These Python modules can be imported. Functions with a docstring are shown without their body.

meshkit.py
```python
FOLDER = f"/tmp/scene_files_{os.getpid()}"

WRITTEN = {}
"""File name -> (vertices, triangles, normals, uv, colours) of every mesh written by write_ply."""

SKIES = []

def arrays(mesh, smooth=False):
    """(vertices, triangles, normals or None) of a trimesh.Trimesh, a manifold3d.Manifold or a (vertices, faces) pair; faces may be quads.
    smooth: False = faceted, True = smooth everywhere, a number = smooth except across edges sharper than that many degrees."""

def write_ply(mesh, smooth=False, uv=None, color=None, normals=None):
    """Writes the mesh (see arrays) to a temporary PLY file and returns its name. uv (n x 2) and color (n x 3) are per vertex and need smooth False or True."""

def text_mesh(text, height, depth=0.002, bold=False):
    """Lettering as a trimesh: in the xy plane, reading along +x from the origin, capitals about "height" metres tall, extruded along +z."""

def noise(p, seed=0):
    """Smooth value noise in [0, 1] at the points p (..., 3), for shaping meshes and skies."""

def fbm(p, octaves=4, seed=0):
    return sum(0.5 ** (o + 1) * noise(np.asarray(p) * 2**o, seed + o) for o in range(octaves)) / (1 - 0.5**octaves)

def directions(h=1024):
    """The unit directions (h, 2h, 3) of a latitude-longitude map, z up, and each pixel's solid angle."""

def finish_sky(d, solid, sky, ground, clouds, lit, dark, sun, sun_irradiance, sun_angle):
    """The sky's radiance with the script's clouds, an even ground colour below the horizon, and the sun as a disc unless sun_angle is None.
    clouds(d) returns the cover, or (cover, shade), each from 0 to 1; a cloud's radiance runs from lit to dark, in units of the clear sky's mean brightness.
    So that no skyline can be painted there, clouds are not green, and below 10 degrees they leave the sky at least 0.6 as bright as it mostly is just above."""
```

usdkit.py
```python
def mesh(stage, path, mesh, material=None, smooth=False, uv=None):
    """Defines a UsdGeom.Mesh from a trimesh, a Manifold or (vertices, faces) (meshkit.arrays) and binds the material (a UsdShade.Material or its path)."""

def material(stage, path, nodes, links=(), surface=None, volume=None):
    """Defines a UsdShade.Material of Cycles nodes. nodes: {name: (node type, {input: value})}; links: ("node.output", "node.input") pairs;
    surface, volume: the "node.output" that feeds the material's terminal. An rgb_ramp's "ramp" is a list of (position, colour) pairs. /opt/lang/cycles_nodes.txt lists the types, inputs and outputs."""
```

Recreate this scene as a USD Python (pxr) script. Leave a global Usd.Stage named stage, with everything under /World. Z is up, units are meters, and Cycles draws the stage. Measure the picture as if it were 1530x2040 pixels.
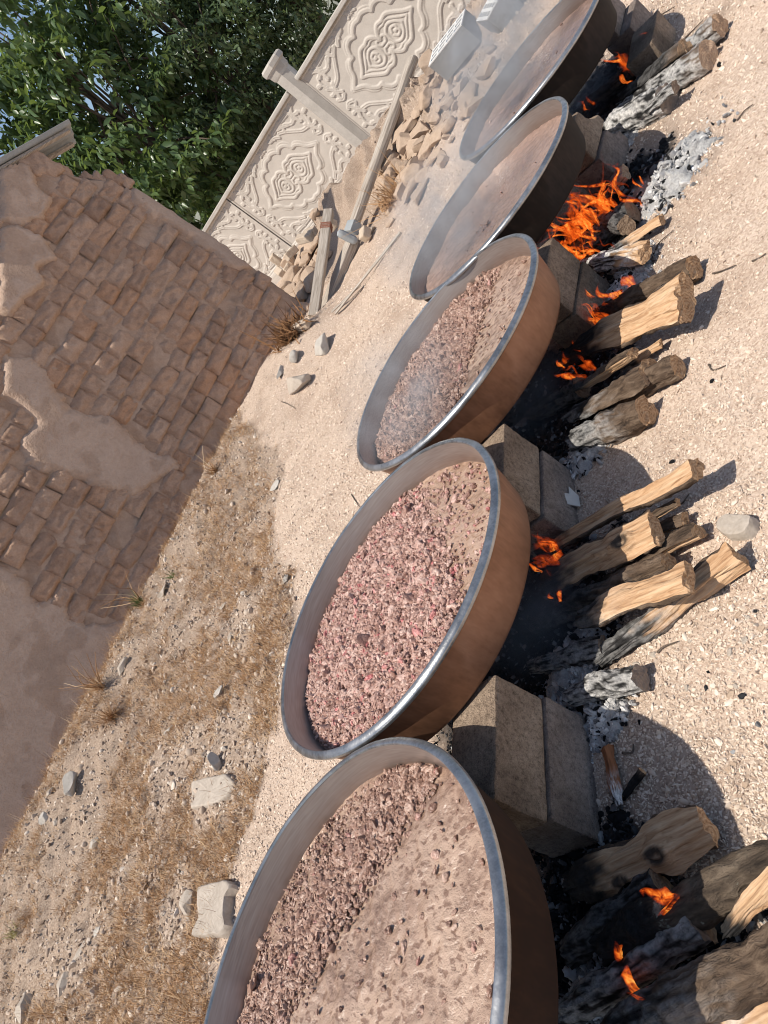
import math, random
import numpy as np, trimesh, shapely, usdkit, meshkit
from shapely.geometry import Polygon, LineString, Point
from pxr import Usd, UsdGeom, UsdLux, UsdShade, Gf, Sdf, Vt

stage = Usd.Stage.CreateInMemory()
UsdGeom.SetStageUpAxis(stage, UsdGeom.Tokens.z)
UsdGeom.SetStageMetersPerUnit(stage, 1.0)
world = UsdGeom.Xform.Define(stage, '/World')
stage.SetDefaultPrim(world.GetPrim())
UsdGeom.Scope.Define(stage, '/World/Looks')

# ------------------------------------------------------------------ camera
FPX, PITCH, ROLL, EYE = 1512.0, 0.375, -1.022, 1.712          # a phone held on its side and tilted
_F = np.array([0, math.cos(PITCH), -math.sin(PITCH)]); _R = np.array([1.0, 0, 0]); _U = np.cross(_R, _F)
CX = math.cos(ROLL) * _R + math.sin(ROLL) * _U
CY = -math.sin(ROLL) * _R + math.cos(ROLL) * _U
cam = UsdGeom.Camera.Define(stage, '/World/camera')
cam.CreateHorizontalApertureAttr(36.0); cam.CreateVerticalApertureAttr(48.0)
cam.CreateFocalLengthAttr(36.0 * FPX / 1530.0)
cam.CreateClippingRangeAttr(Gf.Vec2f(0.05, 2000))
m = np.eye(4); m[0, :3], m[1, :3], m[2, :3], m[3, :3] = CX, CY, -_F, (0, 0, EYE)
cam.AddTransformOp().Set(Gf.Matrix4d(*m.ravel().tolist()))
cam.CreateExposureAttr(0.42)

# ------------------------------------------------------------------ sky and sun
SUN_EL = math.radians(61.0)
SUN_H = np.array([-0.936, -0.352]); SUN_H /= np.linalg.norm(SUN_H)
SUN_ROT = math.atan2(SUN_H[0], SUN_H[1])
sky = UsdLux.DomeLight.Define(stage, '/World/sky')
skym = usdkit.material(stage, '/World/Looks/sky_look', {
    's': ('sky_texture', {'sky_type': 'single_scattering', 'sun_disc': False, 'sun_elevation': SUN_EL, 'sun_rotation': SUN_ROT, 'aerosol_density': 1.4}),
    'b': ('background_shader', {'strength': 0.098})}, [('s.color', 'b.color')], surface='b.background')
UsdShade.MaterialBindingAPI.Apply(sky.GetPrim()).Bind(skym)
sky.GetPrim().SetCustomDataByKey('kind', 'structure')
sun = UsdLux.DistantLight.Define(stage, '/World/sun')
sun.CreateNormalizeAttr(True); sun.CreateIntensityAttr(1.05); sun.CreateAngleAttr(0.5); sun.CreateColorAttr(Gf.Vec3f(1.0, 0.93, 0.83))
zs = np.array([SUN_H[0] * math.cos(SUN_EL), SUN_H[1] * math.cos(SUN_EL), math.sin(SUN_EL)])
xs = np.cross([0, 0, 1], zs); xs /= np.linalg.norm(xs); ys = np.cross(zs, xs)
m = np.eye(4); m[0, :3], m[1, :3], m[2, :3] = xs, ys, zs
sun.AddTransformOp().Set(Gf.Matrix4d(*m.ravel().tolist()))

# ------------------------------------------------------------------ helpers
def ray(px, py):
    return CX * (px - 765) / FPX - CY * (py - 1020) / FPX + _F
def at(px, py, z=0.0):
    """The point of height z that stands under this place of the photograph."""
    r = ray(px, py); k = (z - EYE) / r[2]
    return np.array([r[0] * k, r[1] * k, z])
def pxm(p):
    """metres per photograph pixel at the point p"""
    return float(np.dot(np.asarray(p) - [0, 0, EYE], _F)) / FPX
def project(p):
    d = np.asarray(p, float) - [0, 0, EYE]
    return np.stack([765 + FPX * (d @ CX) / (d @ _F), 1020 - FPX * (d @ CY) / (d @ _F)], -1)
def sstep(a, b, x):
    t = np.clip((np.asarray(x, float) - a) / (b - a), 0, 1); return t * t * (3 - 2 * t)
def nz(p, seed=0):
    return meshkit.noise(np.asarray(p, float) + 500.0, seed) - 0.5
def fb(p, seed=0, octs=3):
    p = np.asarray(p, float); out = 0
    for k in range(octs): out = out + nz(p * 2 ** k, seed + k) / 2 ** k
    return out

_used = {}
def numbered(path):
    n = _used.get(path, 0); _used[path] = n + 1
    return path if n == 0 else f'{path}_{n:03d}'
def tag(prim, label=None, cat=None, group=None, kind=None):
    prim = prim.GetPrim() if hasattr(prim, 'GetPrim') else prim
    for k, v in (('label', label), ('category', cat), ('group', group), ('kind', kind)):
        if v: prim.SetCustomDataByKey(k, v)
    return prim
def thing(name, label, cat, loc=(0, 0, 0), frame=None, group=None):
    x = UsdGeom.Xform.Define(stage, numbered('/World/' + name))
    mm = np.eye(4); mm[3, :3] = loc
    if frame is not None: mm[:3, :3] = frame          # rows: the local axes in the world
    x.AddTransformOp().Set(Gf.Matrix4d(*mm.ravel().tolist()))
    return tag(x, label, cat, group)
def obj(name, mesh, mat, parent=None, smooth=30, attrs=None):
    base = '/World' if parent is None else str(parent.GetPath())
    if isinstance(mesh, tuple) and not isinstance(attrs, dict):                 # drop points that no face uses
        use, inv = np.unique(np.asarray(mesh[1]), return_inverse=True); mesh = (np.asarray(mesh[0], float)[use], inv.reshape(-1, np.asarray(mesh[1]).shape[1]))
    v, f, n = meshkit.arrays(mesh, True if isinstance(attrs, dict) else smooth)
    if callable(attrs): attrs = attrs(v)
    me = usdkit.mesh(stage, numbered(f'{base}/{name}'), (v, f), mat, smooth=False)
    if n is not None:
        me.CreateNormalsAttr(Vt.Vec3fArray.FromNumpy(n.astype(np.float32))); me.SetNormalsInterpolation('vertex')
    for k, a in (attrs or {}).items():
        UsdGeom.PrimvarsAPI(me).CreatePrimvar(k, Sdf.ValueTypeNames.Color3fArray, 'vertex').Set(Vt.Vec3fArray.FromNumpy(np.asarray(a, np.float32)))
    return me.GetPrim()
def join(parts):
    vs, fs, n = [], [], 0
    for v, f in parts:
        vs.append(v); fs.append(np.asarray(f) + n); n += len(v)
    return np.vstack(vs), np.vstack(fs)
def tm(m): return np.array(m.vertices), np.array(m.faces)
def instancer(name, protos, mats, pos, idx, scale, quat, parent=None, label=None, cat=None):
    base = '/World' if parent is None else str(parent.GetPath())
    path = numbered(f'{base}/{name}')
    pi = UsdGeom.PointInstancer.Define(stage, path)
    rel = pi.CreatePrototypesRel()
    for k, (p, mt) in enumerate(zip(protos, mats)):
        v, f, n = meshkit.arrays(p, 40)
        me = usdkit.mesh(stage, f'{path}/prototype_{k}', (v, f), mt)
        if n is not None:
            me.CreateNormalsAttr(Vt.Vec3fArray.FromNumpy(n.astype(np.float32))); me.SetNormalsInterpolation('vertex')
        rel.AddTarget(me.GetPath())
    pi.CreateProtoIndicesAttr(Vt.IntArray.FromNumpy(np.asarray(idx, np.int32)))
    pi.CreatePositionsAttr(Vt.Vec3fArray.FromNumpy(np.asarray(pos, np.float32)))
    pi.CreateScalesAttr(Vt.Vec3fArray.FromNumpy(np.asarray(scale, np.float32)))
    q = np.asarray(quat, float); q /= np.linalg.norm(q, axis=1, keepdims=True)
    pi.CreateOrientationsAttr(Vt.QuathArray([Gf.Quath(float(a), float(b), float(c), float(d)) for a, b, c, d in q]))
    tag(pi, label, cat, kind='stuff')
    return pi
def rquat(rng, n, tilt=3.0):
    a = rng.uniform(0, 2 * np.pi, n)
    q = np.stack([np.cos(a / 2), rng.normal(0, tilt, n) * .2, rng.normal(0, tilt, n) * .2, np.sin(a / 2)], 1)
    return q

# ------------------------------------------------------------------ materials
def mat(name, nodes, links, surface='p.BSDF', volume=None):
    return usdkit.material(stage, '/World/Looks/' + name, nodes, links, surface=surface, volume=volume)
def stone_mat(name, dark, light, scale=6, rough=0.9, bump=0.6, dist=0.01, fine=60, spots=0.0):
    return mat(name, {
        't': ('texture_coordinate', {}), 'n': ('noise_texture', {'scale': scale, 'detail': 6, 'roughness': .65}),
        'n2': ('noise_texture', {'scale': fine, 'detail': 3, 'roughness': .7}),
        'mx': ('mix_float', {'fac': .45}), 'r': ('rgb_ramp', {'ramp': [(.25, dark), (.72, light)]}),
        'b': ('bump', {'strength': bump, 'distance': dist}), 'p': ('principled_bsdf', {'roughness': rough, 'specular_ior_level': .2})},
        [('t.object', 'n.vector'), ('t.object', 'n2.vector'), ('n.fac', 'mx.a'), ('n2.fac', 'mx.b'), ('mx.result', 'r.fac'), ('r.color', 'p.base_color'),
         ('mx.result', 'b.height'), ('b.normal', 'p.normal')])
def ground_mat():
    # zone: r = pale chips, g = bank of earth, b = soot
    return mat('ground_look', {
        'g': ('geometry', {}), 'z': ('attribute', {'attribute': 'zone'}), 'sep': ('separate_color', {}),
        'vo': ('voronoi_texture', {'scale': 130, 'feature': 'f1'}), 'ns': ('noise_texture', {'scale': 2.2, 'detail': 5, 'roughness': .6}),
        'nf': ('noise_texture', {'scale': 70, 'detail': 4, 'roughness': .7}),
        'vr': ('separate_color', {}),
        'cm': ('mix_float', {'fac': .5}),
        'chip': ('rgb_ramp', {'ramp': [(.1, (.30, .215, .16)), (.45, (.52, .405, .32)), (.85, (.66, .545, .44))]}),
        'tone': ('rgb_ramp', {'ramp': [(.3, (.74, .70, .67)), (.5, (.93, .92, .91)), (.68, (1.0, 1.0, 1.0))]}),
        'ct': ('mix_color', {'blend_type': 'multiply', 'fac': 1.0}),
        'earth': ('rgb_ramp', {'ramp': [(.3, (.13, .09, .065)), (.48, (.32, .24, .18)), (.7, (.50, .405, .325))]}),
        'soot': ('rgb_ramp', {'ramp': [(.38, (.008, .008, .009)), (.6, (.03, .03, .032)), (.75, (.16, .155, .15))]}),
        'm1': ('mix_color', {}), 'm2': ('mix_color', {}), 'h': ('mix_float', {'fac': .45}),
        'b': ('bump', {'strength': .75, 'distance': .012}), 'p': ('principled_bsdf', {'roughness': .95, 'specular_ior_level': .1})},
        [('g.position', 'vo.vector'), ('g.position', 'ns.vector'), ('g.position', 'nf.vector'), ('z.color', 'sep.color'), ('vo.color', 'vr.color'),
         ('vr.r', 'cm.a'), ('nf.fac', 'cm.b'), ('cm.result', 'chip.fac'), ('ns.fac', 'tone.fac'), ('chip.color', 'ct.a'), ('tone.color', 'ct.b'),
         ('nf.fac', 'earth.fac'), ('nf.fac', 'soot.fac'),
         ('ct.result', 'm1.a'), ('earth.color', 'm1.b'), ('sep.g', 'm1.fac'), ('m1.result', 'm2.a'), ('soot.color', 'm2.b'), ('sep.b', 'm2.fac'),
         ('m2.result', 'p.base_color'), ('vr.r', 'h.a'), ('nf.fac', 'h.b'), ('h.result', 'b.height'), ('b.normal', 'p.normal')])
GROUND = ground_mat()
def island_mat(name, ramp, rough=.9, spec=.15, bump=0.0, scale=40):
    nodes = {'g': ('geometry', {}), 'o': ('object_info', {}), 'a': ('math', {'math_type': 'add'}), 'fr': ('math', {'math_type': 'fraction'}), 'r': ('rgb_ramp', {'ramp': ramp}),
             'p': ('principled_bsdf', {'roughness': rough, 'specular_ior_level': spec})}
    links = [('g.random_per_island', 'a.value1'), ('o.random', 'a.value2'), ('a.value', 'fr.value1'), ('fr.value', 'r.fac'), ('r.color', 'p.base_color')]
    if bump:
        nodes |= {'n': ('noise_texture', {'scale': scale, 'detail': 3}), 'b': ('bump', {'strength': bump, 'distance': .01})}
        links += [('g.position', 'n.vector'), ('n.fac', 'b.height'), ('b.normal', 'p.normal')]
    return mat(name, nodes, links)
CHIP = island_mat('chip_look', [(0, (.36, .265, .20)), (.3, (.56, .45, .355)), (.7, (.66, .545, .44)), (1, (.74, .64, .54))])
PEBBLE = island_mat('pebble_look', [(0, (.26, .19, .14)), (.3, (.38, .295, .23)), (.8, (.50, .41, .33)), (1, (.62, .55, .47))])
STRAW = island_mat('straw_look', [(0, (.20, .105, .05)), (.45, (.36, .205, .10)), (.8, (.52, .34, .19)), (1, (.64, .49, .32))], rough=.7)
GREENGRASS = island_mat('green_grass_look', [(0, (.07, .11, .03)), (.6, (.13, .17, .06)), (1, (.3, .27, .11))], rough=.7)
CHARCOAL = island_mat('charcoal_look', [(0, (.006, .006, .007)), (.6, (.02, .02, .022)), (.8, (.05, .05, .052)), (1, (.30, .30, .30))], rough=.8, bump=.5, scale=90)
ASHFLAKE = island_mat('ash_look', [(0, (.16, .16, .165)), (.5, (.42, .41, .40)), (1, (.68, .67, .65))], rough=.95, bump=.4, scale=120)
CLOD = stone_mat('clod_look', (.28, .20, .14), (.50, .385, .29), scale=9, bump=.8, dist=.015)
STONE = stone_mat('stone_look', (.28, .235, .19), (.49, .43, .365), scale=7, bump=.6)
GREYSTONE = stone_mat('grey_stone_look', (.30, .275, .24), (.49, .455, .41), scale=9, bump=.5)
def block_mat(name, dark, light):
    return mat(name, {
        't': ('texture_coordinate', {}), 'n': ('noise_texture', {'scale': 55, 'detail': 6, 'roughness': .65}), 'n2': ('noise_texture', {'scale': 190, 'detail': 3, 'roughness': .7}), 'n3': ('noise_texture', {'scale': 7, 'detail': 4}),
        'mx': ('mix_float', {'fac': .5}), 'r': ('rgb_ramp', {'ramp': [(.30, dark), (.48, tuple(.55 * a + .45 * b for a, b in zip(light, dark))), (.70, light)]}), 'st': ('rgb_ramp', {'ramp': [(.35, (.72, .70, .69)), (.65, (1, 1, 1))]}), 'mu': ('mix_color', {'blend_type': 'multiply', 'fac': 1.0}),
        'a': ('attribute', {'attribute': 'soot'}), 's': ('separate_color', {}), 'm1': ('mix_color', {'b': (.02, .018, .018)}), 'b': ('bump', {'strength': 1.0, 'distance': .02}), 'p': ('principled_bsdf', {'roughness': .95, 'specular_ior_level': .1})},
        [('t.object', 'n.vector'), ('t.object', 'n2.vector'), ('t.object', 'n3.vector'), ('n.fac', 'mx.a'), ('n2.fac', 'mx.b'), ('mx.result', 'r.fac'), ('n3.fac', 'st.fac'), ('r.color', 'mu.a'), ('st.color', 'mu.b'), ('a.color', 's.color'), ('mu.result', 'm1.a'), ('s.r', 'm1.fac'), ('m1.result', 'p.base_color'), ('mx.result', 'b.height'), ('b.normal', 'p.normal')])
BLOCK = block_mat('block_look', (.07, .05, .036), (.60, .465, .35))
BLOCKGREY = block_mat('grey_block_look', (.08, .065, .055), (.52, .43, .375))
BLOCKNEW = stone_mat('new_block_look', (.11, .107, .10), (.29, .28, .265), scale=30, bump=1.0, dist=.008, fine=140)
WHITEFACE = stone_mat('white_block_look', (.45, .44, .42), (.70, .69, .66), scale=20, bump=.5)
CONCRETE = stone_mat('fence_look', (.37, .335, .295), (.54, .49, .435), scale=3, bump=.3, dist=.006, fine=50)
PILLARM = stone_mat('pillar_look', (.31, .285, .255), (.50, .465, .42), scale=4, bump=.3, dist=.006, fine=50)
BRICKM = mat('adobe_brick_look', {
    'g': ('geometry', {}), 'o': ('object_info', {}), 'n': ('noise_texture', {'scale': 5, 'detail': 6, 'roughness': .65}), 'n2': ('noise_texture', {'scale': 45, 'detail': 4, 'roughness': .7}),
    'mx': ('mix_float', {'fac': .45}), 'r': ('rgb_ramp', {'ramp': [(.28, (.29, .195, .14)), (.5, (.43, .30, .222)), (.72, (.53, .39, .30))]}),
    'tr': ('rgb_ramp', {'ramp': [(0, (.78, .74, .72)), (.35, (1.0, .97, .95)), (.7, (1.0, 1.0, 1.0)), (1, (1.0, .88, .78))]}), 'mu': ('mix_color', {'blend_type': 'multiply', 'fac': 1.0}),
    'b': ('bump', {'strength': 1.0, 'distance': .03}), 'p': ('principled_bsdf', {'roughness': .95, 'specular_ior_level': .1})},
    [('g.position', 'n.vector'), ('g.position', 'n2.vector'), ('n.fac', 'mx.a'), ('n2.fac', 'mx.b'), ('mx.result', 'r.fac'), ('o.random', 'tr.fac'), ('r.color', 'mu.a'), ('tr.color', 'mu.b'), ('mu.result', 'p.base_color'), ('mx.result', 'b.height'), ('b.normal', 'p.normal')])
MORTAR = stone_mat('mud_mortar_look', (.29, .195, .14), (.47, .34, .255), scale=6, bump=.7, dist=.02, fine=40)
PLASTER = stone_mat('mud_plaster_look', (.36, .25, .185), (.53, .395, .305), scale=5, bump=.9, dist=.035, fine=30)
RUBBLE = stone_mat('rubble_brick_look', (.34, .265, .195), (.56, .47, .375), scale=9, bump=.6)
GREYWOOD = mat('grey_wood_look', {
    't': ('texture_coordinate', {}), 'm': ('mapping', {'scale': (1.5, 30, 30)}), 'n': ('noise_texture', {'scale': 2, 'detail': 6, 'roughness': .65, 'distortion': .4}),
    'r': ('rgb_ramp', {'ramp': [(.3, (.19, .155, .125)), (.55, (.40, .35, .295)), (.75, (.52, .47, .41))]}), 'b': ('bump', {'strength': .6, 'distance': .006}),
    'p': ('principled_bsdf', {'roughness': .8, 'specular_ior_level': .2})},
    [('t.object', 'm.vector'), ('m.vector', 'n.vector'), ('n.fac', 'r.fac'), ('r.color', 'p.base_color'), ('n.fac', 'b.height'), ('b.normal', 'p.normal')])
def wood_mat(name, ramp, scale, stretch, bump, dist, rough=.75, lichen=False):
    # burn: r = charred, g = white ash
    nodes = {
        't': ('texture_coordinate', {}), 'm': ('mapping', {'scale': stretch}), 'n': ('noise_texture', {'scale': scale, 'detail': 7, 'roughness': .65, 'distortion': .5}),
        'r': ('rgb_ramp', {'ramp': ramp}), 'a': ('attribute', {'attribute': 'burn'}), 's': ('separate_color', {}),
        'n2': ('noise_texture', {'scale': 60, 'detail': 4, 'roughness': .7}), 'cr': ('rgb_ramp', {'ramp': [(.35, (.006, .006, .006)), (.7, (.028, .026, .026))]}),
        'ar': ('rgb_ramp', {'ramp': [(.32, (.24, .235, .23)), (.6, (.74, .72, .69))]}),
        'm1': ('mix_color', {}), 'm2': ('mix_color', {}), 'hm': ('mix_float', {'fac': .25}), 'b': ('bump', {'strength': bump, 'distance': dist}),
        'p': ('principled_bsdf', {'roughness': rough, 'specular_ior_level': .25})}
    links = [('t.object', 'm.vector'), ('m.vector', 'n.vector'), ('t.object', 'n2.vector'), ('n.fac', 'r.fac'), ('a.color', 's.color'), ('n2.fac', 'cr.fac'), ('n2.fac', 'ar.fac'),
             ('cr.color', 'm1.b'), ('s.r', 'm1.fac'), ('m1.result', 'm2.a'), ('ar.color', 'm2.b'), ('s.g', 'm2.fac'), ('m2.result', 'p.base_color'),
             ('n.fac', 'hm.a'), ('n2.fac', 'hm.b'), ('hm.result', 'b.height'), ('b.normal', 'p.normal')]
    if lichen:
        nodes |= {'nl': ('noise_texture', {'scale': 14, 'detail': 5, 'roughness': .7}), 'lr': ('rgb_ramp', {'ramp': [(.58, (0, 0, 0)), (.64, (.8, .8, .8))]}), 'ml': ('mix_color', {'b': (.42, .45, .36)})}
        links += [('t.object', 'nl.vector'), ('nl.fac', 'lr.fac'), ('r.color', 'ml.a'), ('lr.color', 'ml.fac'), ('ml.result', 'm1.a')]
    else:
        links.append(('r.color', 'm1.a'))
    return mat(name, nodes, links)
WOOD = wood_mat('split_wood_look', [(.28, (.17, .085, .04)), (.40, (.40, .235, .125)), (.55, (.56, .37, .22)), (.72, (.66, .48, .32))], 2.2, (2.2, 30, 30), 1.0, .012)
WOODRED = wood_mat('red_wood_look', [(.3, (.13, .045, .018)), (.6, (.30, .125, .055))], 2.2, (2.2, 26, 26), .8, .008)
CUTEND = mat('cut_end_look', {
    't': ('texture_coordinate', {}), 'm': ('mapping', {'location': (0, .010, .006)}), 'w': ('wave_texture', {'wave_type': 'rings', 'rings_direction': 'x', 'scale': 24, 'distortion': 7, 'detail': 4, 'detail_scale': 2.5}), 'n': ('noise_texture', {'scale': 55, 'detail': 5, 'roughness': .7}),
    'mx': ('mix_float', {'fac': .80}), 'r': ('rgb_ramp', {'ramp': [(.26, (.20, .105, .05)), (.48, (.42, .26, .145)), (.75, (.58, .40, .25))]}), 'a': ('attribute', {'attribute': 'burn'}), 's': ('separate_color', {}), 'm1': ('mix_color', {'b': (.016, .014, .013)}), 'm2': ('mix_color', {'b': (.5, .48, .46)}),
    'b': ('bump', {'strength': .8, 'distance': .008}), 'p': ('principled_bsdf', {'roughness': .8, 'specular_ior_level': .2})},
    [('t.object', 'm.vector'), ('m.vector', 'w.vector'), ('t.object', 'n.vector'), ('w.fac', 'mx.a'), ('n.fac', 'mx.b'), ('mx.result', 'r.fac'), ('a.color', 's.color'), ('r.color', 'm1.a'), ('s.r', 'm1.fac'), ('m1.result', 'm2.a'), ('s.g', 'm2.fac'), ('m2.result', 'p.base_color'), ('mx.result', 'b.height'), ('b.normal', 'p.normal')])
BARK = wood_mat('bark_look', [(.30, (.028, .02, .015)), (.46, (.095, .063, .042)), (.62, (.17, .12, .083)), (.75, (.27, .205, .148))], 3.4, (3.2, 11, 11), 1.0, .035, rough=.9)
BARKLICHEN = wood_mat('lichen_bark_look', [(.3, (.028, .021, .016)), (.5, (.09, .066, .047)), (.72, (.19, .148, .108))], 3.4, (3.2, 11, 11), 1.0, .035, rough=.9, lichen=True)
def pot_mats():
    steel = mat('pot_rim_look', {
        'g': ('geometry', {}), 'n': ('noise_texture', {'scale': 9, 'detail': 5, 'roughness': .7}), 'n2': ('noise_texture', {'scale': 160, 'detail': 3}),
        'r': ('rgb_ramp', {'ramp': [(.3, (.24, .245, .245)), (.7, (.47, .475, .475))]}), 'rr': ('map_range', {'from_min': .3, 'from_max': .7, 'to_min': .22, 'to_max': .42}),
        'b': ('bump', {'strength': .15, 'distance': .003}), 'p': ('principled_bsdf', {'metallic': .85})},
        [('g.position', 'n.vector'), ('g.position', 'n2.vector'), ('n.fac', 'r.fac'), ('r.color', 'p.base_color'), ('n.fac', 'rr.value'), ('rr.result', 'p.roughness'), ('n2.fac', 'b.height'), ('b.normal', 'p.normal')])
    inner = mat('pot_inside_look', {
        't': ('texture_coordinate', {}), 'sx': ('separate_xyz', {}), 'n': ('noise_texture', {'scale': 12, 'detail': 5, 'roughness': .7}),
        'm': ('mapping', {'scale': (6, 6, 90)}), 'n2': ('noise_texture', {'scale': 2, 'detail': 4}),
        'r': ('rgb_ramp', {'ramp': [(.3, (.33, .275, .245)), (.75, (.42, .365, .33))]}),
        # a ring of scum where the broth has stood
        'zl': ('map_range', {'from_min': .125, 'from_max': .175, 'to_min': 1, 'to_max': 0, 'clamp': True}), 'zn': ('math', {'math_type': 'multiply'}), 'm1': ('mix_color', {'b': (.27, .165, .115)}),
        'b': ('bump', {'strength': .12, 'distance': .003}), 'p': ('principled_bsdf', {'metallic': .7, 'roughness': .42})},
        [('t.object', 'n.vector'), ('t.object', 'm.vector'), ('m.vector', 'n2.vector'), ('t.object', 'sx.vector'), ('n2.fac', 'r.fac'), ('sx.z', 'zl.value'), ('zl.result', 'zn.value1'), ('n.fac', 'zn.value2'),
         ('r.color', 'm1.a'), ('zn.value', 'm1.fac'), ('m1.result', 'p.base_color'), ('n2.fac', 'b.height'), ('b.normal', 'p.normal')])
    def outer(name, a, b_, c, soot_shade_z, metal=.72):
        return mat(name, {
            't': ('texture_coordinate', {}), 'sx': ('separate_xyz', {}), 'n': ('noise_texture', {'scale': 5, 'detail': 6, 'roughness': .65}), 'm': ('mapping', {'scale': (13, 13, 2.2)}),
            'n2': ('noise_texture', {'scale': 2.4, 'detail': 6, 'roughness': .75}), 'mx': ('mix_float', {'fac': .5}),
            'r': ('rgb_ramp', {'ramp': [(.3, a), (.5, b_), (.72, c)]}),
            'so': ('map_range', {'from_min': -.02, 'from_max': soot_shade_z, 'to_min': 1, 'to_max': 0, 'clamp': True}), 'nn': ('math', {'math_type': 'multiply'}), 'n3': ('noise_texture', {'scale': 4, 'detail': 4}),
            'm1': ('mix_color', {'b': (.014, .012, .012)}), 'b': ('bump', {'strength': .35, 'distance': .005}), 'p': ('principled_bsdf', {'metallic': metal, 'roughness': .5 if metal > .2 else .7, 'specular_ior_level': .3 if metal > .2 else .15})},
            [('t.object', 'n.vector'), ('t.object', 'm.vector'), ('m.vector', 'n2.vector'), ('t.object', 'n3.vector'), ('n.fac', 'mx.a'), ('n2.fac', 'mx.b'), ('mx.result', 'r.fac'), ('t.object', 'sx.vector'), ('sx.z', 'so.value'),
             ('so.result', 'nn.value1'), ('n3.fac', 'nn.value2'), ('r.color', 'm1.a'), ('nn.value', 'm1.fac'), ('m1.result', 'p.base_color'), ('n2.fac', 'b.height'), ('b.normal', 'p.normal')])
    return steel, inner, [outer('pot_brown_look', (.13, .062, .034), (.25, .125, .072), (.35, .19, .118), .13, .35), outer('pot_sooty_look', (.012, .009, .008), (.022, .016, .013), (.055, .036, .028), .26, .1), outer('pot_shade_brown_look', (.012, .006, .004), (.030, .013, .007), (.060, .027, .013), .30, .2)]  # last look, nearest pot: fire-pit shade painted into its browns and lower darkening
RIM, INSIDE, OUTSIDE = pot_mats()
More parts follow.
